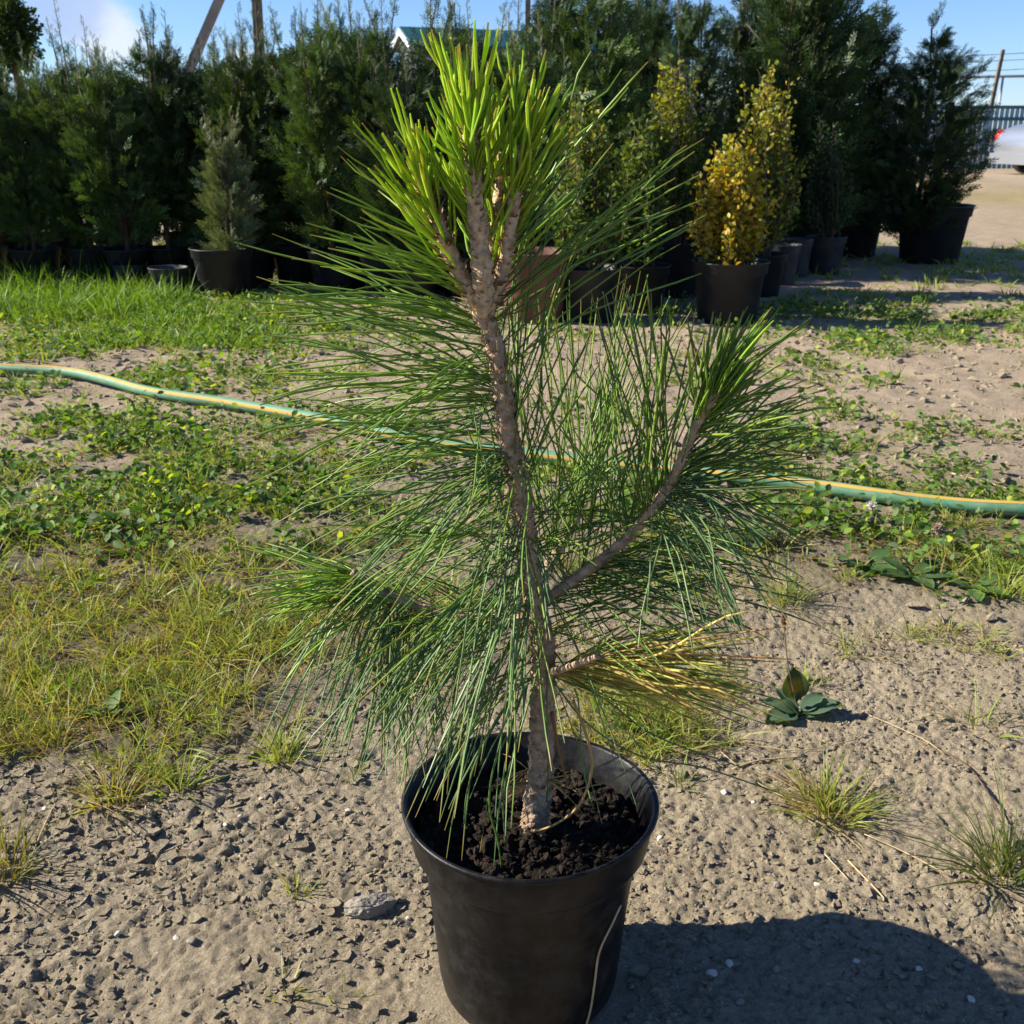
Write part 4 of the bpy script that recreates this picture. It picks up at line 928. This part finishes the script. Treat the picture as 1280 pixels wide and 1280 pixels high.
def thuja(px, tip, Y, kind, label, group=None, width=1.0, base_h=.20, lean=0.0, xoff=0, rz=None):
    crown, tr = kind
    top = at_y(px, tip, Y); x = top[0] - lean; z0 = float(gz(np.array([x]), np.array([Y]), False)[0]) + base_h
    co = np.empty(len(crown.vertices) * 3, np.float32); crown.vertices.foreach_get('co', co); h = float(co[2::3].max()); s = (top[2] - z0) / h
    t = thing('thuja', label, 'thuja', (x, Y, z0), group, random.uniform(0, 6.28) if rz is None else rz, (s * width, s * width, s))
    obj('trunk', tr, t); obj('crown', crown, t)
    return t, x
G_H = 'thujas of the dense dark hedge'; L_H = 'tall dark green thuja with wispy top, one of the dense hedge row'
G_P = 'black pots of the hedge thujas'; L_P = 'black pot in shade at the foot of the thuja hedge'
hedge = [(-330, 40, 6.2), (-235, 60, 6.2), (-150, 30, 6.2), (-70, 55, 6.2), (5, 78, 6.15), (72, 14, 6.2), (128, 66, 6.1), (178, 24, 6.2), (228, 62, 6.25), (288, 22, 6.2), (345, -6, 6.3), (398, 20, 5.9), (428, -20, 6.1), (466, -5, 5.8), (545, -32, 6.0), (578, 22, 5.7), (622, -10, 6.0), (668, 20, 5.75), (508, 66, 5.6),
         (30, 60, 6.9), (110, 40, 6.9), (205, 66, 7.0), (262, 44, 7.0), (320, 40, 7.0), (372, 30, 7.0), (455, 40, 7.0), (500, 76, 7.0), (592, 70, 7.0), (645, 50, 7.1), (-45, 60, 6.9), (-130, 40, 6.9), (-10, 88, 7.5), (60, 80, 7.6), (140, 84, 7.5), (230, 80, 7.6), (300, 76, 7.5), (400, 70, 7.6), (480, 80, 7.5), (560, 84, 7.6), (620, 80, 7.5), (-90, 80, 7.5), (-200, 60, 7.0)]
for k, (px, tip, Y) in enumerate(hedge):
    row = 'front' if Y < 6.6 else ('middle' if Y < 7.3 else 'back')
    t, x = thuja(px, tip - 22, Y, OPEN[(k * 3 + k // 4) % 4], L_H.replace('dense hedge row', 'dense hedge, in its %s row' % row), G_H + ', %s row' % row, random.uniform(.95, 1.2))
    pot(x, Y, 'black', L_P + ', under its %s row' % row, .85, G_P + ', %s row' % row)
x, y = gxy(292, 372); thuja(272, 128, y, PALE, 'short pale grey-green thuja standing before the hedge in a low pot', None, 1.0)
pot(x - .04, y, 'black', 'black pot of the short pale thuja, half hidden by bright grass', 1.0)
pot(*gxy(214, 372), 'grey', 'small dark pot behind tall bright grass, next to the pale thuja pot', .62)
pot(*gxy(166, 362), 'grey', 'small grey pot sunk in tall bright grass at the hedge foot', .58)
# right group: denser conical thujas
L_D = 'dense conical dark thuja standing behind the boxwoods'; G_D = 'conical thujas behind the boxwoods'
for k, (px, tip, Y, wd) in enumerate([(700, -30, 6.8, .95), (757, -45, 6.6, 1.0), (825, 2, 7.4, .75), (882, -8, 7.0, .85), (800, -10, 7.6, .8), (940, 25, 7.6, .9), (1000, -60, 7.3, 1.15), (1048, -90, 7.5, 1.1), (968, -40, 8.0, 1.0)]):
    t, x = thuja(px, tip - 50, Y, DENSE[k % 3], L_D, G_D, wd); pot(x, Y, 'black', 'black pot in deep shade under a conical thuja', 1.0, 'shaded pots of the conical thujas')
t, x = thuja(1102, -30, 7.7, DENSE[1], 'tall narrow thuja with a sunlit yellowish top, beside the gap', None, 1.0); pot(x, 7.7, 'black', 'big black pot under the tall narrow thuja', 1.25)
x, y = gxy(1160, 327)
t, _ = thuja(1200, -4, y, BIG, 'broad double-topped thuja standing apart in a big pot near the car', None, 1.2, .20, .10, rz=.5)
pot(x, y, 'black', 'very big black pot of the broad thuja standing apart', 1.5, None, 0, .95)
thuja(640, 85, 5.9, OLIVE, 'olive green thuja behind the top of the pine', None, 1.0); pot(at_y(640, 85, 5.9)[0], 5.9, 'black', 'black pot hidden behind the pine stem', .9)
x, y = gxy(668, 398); pot(x, y, 'terra', 'reddish-brown pot showing behind the top shoots of the pine', 1.1, None, 0, 1.35)

# ------------------------------------------------------------------ boxwoods
def boxwood(px, tip, base_xy, pot_h, rad, nt_, pal, label, leaf=(.020, .036), topw=.5, pal_top=None):
    x, y = base_xy; z0 = float(gz(np.array([x]), np.array([y]), False)[0]) + pot_h
    top = at_y(px, tip, y); h = top[2] - z0
    t = thing('boxwood', label, 'shrub', (x, y, z0)); tw = MB(); lf = MB()
    for i in range(nt_):
        a = RNG.uniform(0, 6.283); f = RNG.random(); hh = h * (.35 + .65 * f ** .8)
        r = rad * math.sin(math.pi * min(1, .22 + .70 * hh / h)) ** .7 * RNG.uniform(.15, 1.0) ** .7 * RNG.choice([.85, 1.0, 1.32])
        hh *= RNG.choice([1, 1, .93, 1.05])
        b = np.array([x + RNG.normal(0, .02), y + RNG.normal(0, .02), z0 - .02]); dx = (top[0] - x) * (hh / h)
        e = np.array([x + dx + math.cos(a) * r, y + math.sin(a) * r, z0 + hh])
        m1 = b * .55 + e * .45 + np.array([math.cos(a) * r * .35, math.sin(a) * r * .35, -.02])
        P = crom([b, m1, e], 8); V, F = tube(P, np.linspace(.005, .0012, len(P)), 4, cap=False); tw.add(V, F)
        n = RNG.integers(46, 72); k = RNG.uniform(.16, 1, n) ** .75 * (len(P) - 1); ki = np.clip(k.astype(int), 0, len(P) - 2)
        Q = P[ki] + (P[ki + 1] - P[ki]) * (k - ki)[:, None] + RNG.normal(0, .017, (n, 3))
        Vd = unit(RNG.normal(size=(n, 3)) + np.array([math.cos(a) * .5, math.sin(a) * .5, .55])); Nn = RNG.normal(size=(n, 3)); U = unit(np.cross(Vd, Nn)); Nn = np.cross(U, Vd)
        V, F = scatter(LEAF_V, LEAF_F, Q, U, Vd, Nn, RNG.uniform(*leaf, n))
        c = pick(pal, n, .2)
        if pal_top is not None:
            u = sstep(.45, .9, (Q[:, 2] - z0) / h)[:, None]; c = c * (1 - u) + pick(pal_top, n, .2) * u
        lf.add(V, F, np.repeat(c, 8, 0))
    tw.build('stem', M['twig'], t); o = lf.build('crown', M['box'], t); o['kind'] = 'stuff'
    return t
B_G = [(.07, .12, .018), (.09, .145, .02), (.05, .095, .018), (.12, .165, .025)]
B_Y = [(.24, .27, .03), (.30, .29, .035), (.17, .21, .025), (.34, .31, .04)]
B_O = [(.40, .31, .03), (.44, .28, .025), (.34, .31, .03), (.30, .20, .02), (.22, .23, .03)]
A = gxy(735, 398); pot(*A, 'black', 'black pot of the speckled boxwood next to the pine', .95); boxwood(732, 118, A, .23, .19, 70, B_G, 'rounded boxwood with yellow speckled leaves, next to the pine', pal_top=B_G + B_Y[:2] + B_O[3:4])
A = gxy(800, 385); pot(*A, 'black', 'black pot under the dark green boxwood', .88); boxwood(797, 148, A, .21, .15, 60, B_G[:3], 'narrow dark green boxwood between two yellowish ones', pal_top=B_G + B_Y[2:3])
A = gxy(846, 368); pot(*A, 'black', 'wide black pot with a bright rim under the yellow-topped boxwood', 1.08); boxwood(848, 82, A, .25, .19, 70, B_G, 'tall boxwood with a bright yellow-green top and bare lower stem', pal_top=B_Y)
A = gxy(908, 400); pot(*A, 'black', 'front black pot holding the orange-yellow boxwood', 1.08); boxwood(920, 170, A, .25, .155, 70, B_O, 'orange-yellow boxwood in the foremost pot', pal_top=B_O[:3] + B_Y)
A = gxy(948, 368); pot(*A, 'black', 'black pot half hidden behind the orange boxwood pot', .85); boxwood(955, 92, A, .20, .20, 75, B_G + B_Y[:2] + B_O[:1], 'tall mottled boxwood rising behind the orange one', pal_top=B_Y + B_O[:1])
pot(*gxy(975, 356), 'grey', 'small grey pot with pale rim beside a twin grey pot', .62, None, 0, 1.45)
pot(*gxy(993, 346), 'grey', 'second small grey pot, tucked beside the bluish shrub pot', .58, None, 0, 1.5)
A = gxy(1028, 342); pot(*A, 'grey', 'small dark grey pot of the slim bluish shrub', .78, None, 0, 1.1); boxwood(1032, 152, A, .21, .13, 44, [(.04, .075, .03), (.05, .09, .035), (.035, .06, .028)], 'slim bluish-green shrub in a small grey pot', (.020, .032))
pot(*gxy(850, 325), 'terra', 'terracotta pot behind the yellow-topped boxwood', .8); pot(*gxy(880, 322), 'terra', 'terracotta pot deep between boxwood and thuja stems', .85)

# ------------------------------------------------------------------ far things
# round-crowned tree
Y = 15; c = at_y(12, 40, Y); t = thing('broadleaf_tree', 'dark round-crowned tree rising behind the left end of the hedge', 'tree', (c[0], Y, 0))
V, F = tube(np.array([[c[0], Y, -.05], [c[0] + .03, Y, 1.2], [c[0], Y, c[2]]]), [.09, .07, .04], 8); tr = build('trunk', V, F, M['twig'], t)
n = 5200; d = unit(RNG.normal(size=(n, 3))); r = RNG.random(n) ** .4; lump = 1 + .18 * np.sin(d[:, 0] * 7 + d[:, 2] * 9) + .1 * np.sin(d[:, 1] * 13)
P = c + d * (r * lump)[:, None] * np.array([.33, .33, .48]); Vd = unit(d + RNG.normal(0, .6, (n, 3))); Nn = RNG.normal(size=(n, 3)); U = unit(np.cross(Vd, Nn)); Nn = np.cross(U, Vd)
V, F = scatter(LEAF_V, LEAF_F, P, U, Vd, Nn, RNG.uniform(.04, .07, n)); build('crown', V, F, M['weed'], t, np.repeat(pick(T_DARK, n, .2), 8, 0))
# poles
def pole(p0, p1, Y, wd, name, label, m, ext=.8):
    a = at_y(*p0, Y); b = at_y(*p1, Y); d = (b - a) / (b[2] - a[2]); a = a - d * (a[2] + .1); b = b + d * ext
    q = MB(); s = wd / 2
    V = np.array([[*(e + np.array([sx * s * f, sy * s * f, 0]))] for e, f in ((a, 1), (b, .85)) for sx, sy in ((-1, -1), (1, -1), (1, 1), (-1, 1))])
    F = np.array([[3, 2, 1, 0], [4, 5, 6, 7], [0, 1, 5, 4], [1, 2, 6, 5], [2, 3, 7, 6], [3, 0, 4, 7]])
    o = build(name, V, F, m, None, None, False, tuple(a)); return tag(o, label, 'pole')
pole((326, 92), (321, 0), 15, .125, 'utility_pole', 'straight square concrete pole rising behind the hedge', M['wood'])
pole((246, 65), (274, 0), 15, .13, 'brace_pole', 'slanting timber brace leaning beside the concrete pole', M['concrete'])
pole((659, 80), (660, 0), 14, .07, 'wooden_post', 'thin brown post rising behind the hedge near the pine top', M['wood'])
pole((1240, 128), (1254, 62), 27, .085, 'wooden_post', 'leaning wooden post behind the blue fence', M['wood'], 0)
# house
Yh = 34; ap = at_y(512, 38, Yh); ev = at_y(494, 57, Yh); hw = ap[0] - ev[0]; zr, ze = ap[2], ev[2]
h = thing('house', 'pale house with dark teal gable roof behind the hedge', 'house', (ap[0], Yh, 0))
yaw = R(-20); cs, sn = math.cos(yaw), math.sin(yaw)
def HPt(u, v, z): return (ap[0] + u * cs - v * sn, Yh + u * sn + v * cs, z)     # u along gable width, v along ridge
hw2 = 1.25; Lr = 9.0
# gable faces left-front; ridge runs right and back
rd = np.array([.93, .37]); gd = np.array([-.37, .93])
def hp3(a, b, z): return (ap[0] + rd[0] * a + gd[0] * b, Yh + rd[1] * a + gd[1] * b, z)
hwid = .95
zW = ze - .02
V = [hp3(0, -hwid, 0), hp3(Lr, -hwid, 0), hp3(Lr, hwid, 0), hp3(0, hwid, 0), hp3(0, -hwid, zW), hp3(Lr, -hwid, zW), hp3(Lr, hwid, zW), hp3(0, hwid, zW), hp3(0, 0, zr - .08), hp3(Lr, 0, zr - .08)]
build('wall', V, [np.array([[0, 1, 5, 4], [1, 2, 6, 5], [2, 3, 7, 6], [3, 0, 4, 7]]), np.array([[4, 8, 7], [5, 6, 9]])], M['wall'], h, None, False)
mb = MB()
for s in (-1, 1):
    e = s * (hwid + .25); dz = (zr - zW) / hwid * .25; a, b = -.3, Lr + .3
    V = [hp3(a, 0, zr), hp3(b, 0, zr), hp3(b, e, zW - dz), hp3(a, e, zW - dz), hp3(a, 0, zr + .1), hp3(b, 0, zr + .1), hp3(b, e, zW - dz + .1), hp3(a, e, zW - dz + .1)]
    mb.add(V, np.array([[0, 1, 2, 3], [7, 6, 5, 4], [0, 3, 7, 4], [1, 5, 6, 2], [2, 6, 7, 3], [0, 4, 5, 1]]))
rf = mb.build('roof', M['roof'], h, False)
for s in (-1, 1):
    e = s * (hwid + .25); dz = (zr - zW) / hwid * .25; V = [hp3(-.34, 0, zr - .12), hp3(-.31, 0, zr - .12), hp3(-.31, e, zW - dz - .12), hp3(-.34, e, zW - dz - .12), hp3(-.34, 0, zr + .05), hp3(-.31, 0, zr + .05), hp3(-.31, e, zW - dz + .05), hp3(-.34, e, zW - dz + .05)]
    build('bargeboard', V, np.array([[0, 1, 2, 3], [7, 6, 5, 4], [0, 3, 7, 4], [1, 5, 6, 2], [2, 6, 7, 3], [0, 4, 5, 1]]), M['white'], rf, None, False)
for zz_ in np.arange(.3, zW - .05, .28):     # siding boards on the gable end
    V, F = box((0, 0, 0), (.03, 2 * hwid - .02, .25)); ang = math.atan2(rd[1], rd[0]); V = np.c_[V[:, 0] * math.cos(ang) - V[:, 1] * math.sin(ang), V[:, 0] * math.sin(ang) + V[:, 1] * math.cos(ang), V[:, 2]]
    q = hp3(-.015, 0, zz_); build('siding_board', V + np.array(q), F, M['wall'], h, None, False)
# fence
Yf = 25.5; fx0 = at_y(1060, 140, Yf)[0]; fz = at_y(1200, 131, Yf)[2]; step = .115
for seg in range(5):
    x0 = fx0 + seg * 2.3; lab = ['blue-grey slatted fence bay partly behind the broad thuja', 'blue-grey slatted fence bay behind the silver car with a diagonal brace', 'blue-grey slatted fence bay further along behind the car', 'blue-grey slatted fence bay past the car bonnet', 'blue-grey slatted fence bay at the far end'][seg]
    f = thing('fence', lab, 'fence', (x0, Yf, 0))
    sm = mesh('slat', *(lambda b: (b[0], b[1]))(box((0, 0, 0), (.088, .02, fz - .08))), M['fence'], None, False)
    for k in range(20):
        o = obj('slat', sm, f); o.location = (k * step + .05, 0, (fz - .08) / 2)
    for z_ in (fz - .05, fz - .30, .35): V, F = box((x0 + 1.15, Yf - .035, z_), (2.3, .04, .07)); build('rail', V, F, M['fence_d'], f, None, False)
    V, F = box((x0, Yf - .05, fz / 2 + .02), (.10, .06, fz + .06)); build('post', V, F, M['fence_d'], f, None, False)
    V, F = tube(np.array([[x0 + .1, Yf - .07, fz - .08], [x0 + 1.1, Yf - .07, .2]]), .03, 6); build('brace', V, F, M['fence_d'], f)
# pipe frame above the fence and cables
Yr = 29; z1 = at_y(1200, 96, Yr)[2]; xa = at_y(1050, 96, Yr)[0]; xb = xa + 9
pf = thing('pipe_frame', 'thin grey pipe rail on posts above the blue fence', 'rail', (xa, Yr, 0))
V, F = tube(np.array([[xa, Yr, z1 - .05], [xb, Yr, z1 + .08]]), .035, 8); build('top_rail', V, F, M['pipe'], pf)
for xq in (at_y(1254, 96, Yr)[0], xa, xb): V, F = tube(np.array([[xq, Yr, -.05], [xq, Yr, z1]]), .03, 8); build('post', V, F, M['pipe'], pf)
for k, py in enumerate((64, 72, 84)):
    a = at_y(1000, py + 10, 42); b = at_y(1420, py - 6, 42); m_ = (a + b) / 2 - np.array([0, 0, .1]); V, F = tube(crom([a, m_, b], 10), .011, 5)
    o = build('cable', V, F, M['cable'], None, None, True, tuple(a)); tag(o, ['highest thin overhead cable in the sky right of the thujas', 'middle thin overhead cable in the sky right of the thujas', 'lowest thin overhead cable in the sky right of the thujas'][k], 'cable')
for xq in (at_y(1000, 70, 42)[0], at_y(1420, 70, 42)[0]):
    V, F = tube(np.array([[xq, 42, -.1], [xq, 42, 4.9]]), [.12, .09], 8); o = build('utility_pole', V, F, M['wood'], None, None, True, (xq, 42, 0)); tag(o, 'round wooden pole carrying the overhead cables', 'pole', 'poles of the overhead cables')

# ------------------------------------------------------------------ silver car (tail to the left)
cp = on_ground(1262, 219); car = thing('car', 'silver saloon car parked before the blue fence', 'car', (cp[0], cp[1], 0), None, R(10), (1, 1, .93))
def loft(secs, ns=28, e=3.2):
    """sections (x, half width, z0, z1): rounded boxes along x"""
    A = np.linspace(0, 2 * np.pi, ns, endpoint=False); V = []
    ca, sa = np.cos(A), np.sin(A)
    for x, w_, z0, z1 in secs:
        V.append(np.c_[np.full(ns, x), np.sign(ca) * np.abs(ca) ** (2 / e) * w_, (z0 + z1) / 2 + np.sign(sa) * np.abs(sa) ** (2 / e) * (z1 - z0) / 2])
    n = len(secs); V = np.array(V); i, j = np.meshgrid(np.arange(n - 1), np.arange(ns), indexing='ij'); j2 = (j + 1) % ns
    F = np.stack([i * ns + j, i * ns + j2, (i + 1) * ns + j2, (i + 1) * ns + j], -1).reshape(-1, 4)
    return V.reshape(-1, 3), [F, np.arange(ns)[None, ::-1], (np.arange(ns) + (n - 1) * ns)[None]]
V, F = loft([(0.02, .62, .42, .70), (.06, .74, .30, .84), (.16, .83, .22, .97), (.35, .87, .20, 1.04), (.9, .89, .19, 1.03), (1.7, .90, .18, 1.0), (2.8, .90, .18, .98), (3.4, .89, .18, .94), (4.0, .86, .20, .86), (4.3, .78, .24, .76), (4.45, .60, .34, .62)])
body = obj('body', mesh('body', V, F, M['carpaint']), car)
V, F = loft([(.55, .60, .98, 1.02), (.95, .66, .96, 1.24), (1.35, .66, .96, 1.42), (1.9, .66, .95, 1.45), (2.4, .66, .95, 1.40), (2.9, .68, .94, 1.20), (3.35, .70, .90, .96)], 28, 4); obj('cabin', mesh('cabin', V, F, M['glass']), car)
V, F = loft([(1.05, .62, 1.33, 1.37), (1.35, .64, 1.40, 1.455), (1.9, .65, 1.43, 1.48), (2.35, .63, 1.38, 1.44), (2.5, .6, 1.33, 1.37)], 24, 4); obj('roof', mesh('roof', V, F, M['carpaint']), car)
for s in (-1, 1):
    V, F = loft([(.085, .10, .68, .84), (.16, .17, .66, .92), (.36, .10, .70, .92)], 16, 3); V[:, 1] = V[:, 1] * .55 + s * .74; V[V[:, 0] > .3, 1] += s * .07; V[:, 0] -= .012
    tl = obj('taillight', mesh('taillight', V, F, M['red']), car)
    V, F = box((.098, s * .70, .745), (.03, .10, .05)); obj('reversing_lens', mesh('reversing_lens', V, F, M['white'], None, False), tl)
    V, F = box((2.9, s * .93, 1.0), (.16, .16, .11)); obj('mirror', mesh('mirror', V, F, M['carpaint'], None, False), car)
    for wx in (.92, 3.55):
        prof = [(.0, -.09), (.20, -.09), (.29, -.10), (.315, -.07), (.32, 0), (.315, .07), (.29, .10), (.20, .09), (0, .09)]
        V, F = lathe(prof, 28); V = np.c_[V[:, 0], V[:, 2], V[:, 1]]; V = V + np.array([wx, s * .83, .315])
        wh = obj('wheel', mesh('wheel', V, F[:, ::-1], M['rubber']), car)
        V, F = lathe([(0, .0), (.05, .02), (.19, .015), (.205, 0), (0, -.01)], 20); V = np.c_[V[:, 0], V[:, 2] * s, V[:, 1]] + np.array([wx, s * .925, .315]); obj('rim', mesh('rim', V, F, M['rim']), wh)
        V, F = lathe([(.33, 0), (.39, 0), (.39, .03), (.33, .03)], 24); V = np.c_[V[:, 0], V[:, 2] * s, V[:, 1]] + np.array([wx, s * .885, .325]); k = V[:, 2] > .2; obj('wheel_arch', mesh('wheel_arch', V, F[k[F].all(1)], M['rubber']), body)
V, F = box((.06, 0, .33), (.15, 1.5, .22)); obj('bumper', mesh('bumper', V, F, M['carpaint'], None, False), car)
print('done')

import sys
nt_ = 0
for m_ in bpy.data.meshes:
    nt_ += len(m_.loops) - 2 * len(m_.polygons)
print('TRIANGLES', nt_, file=sys.stderr)
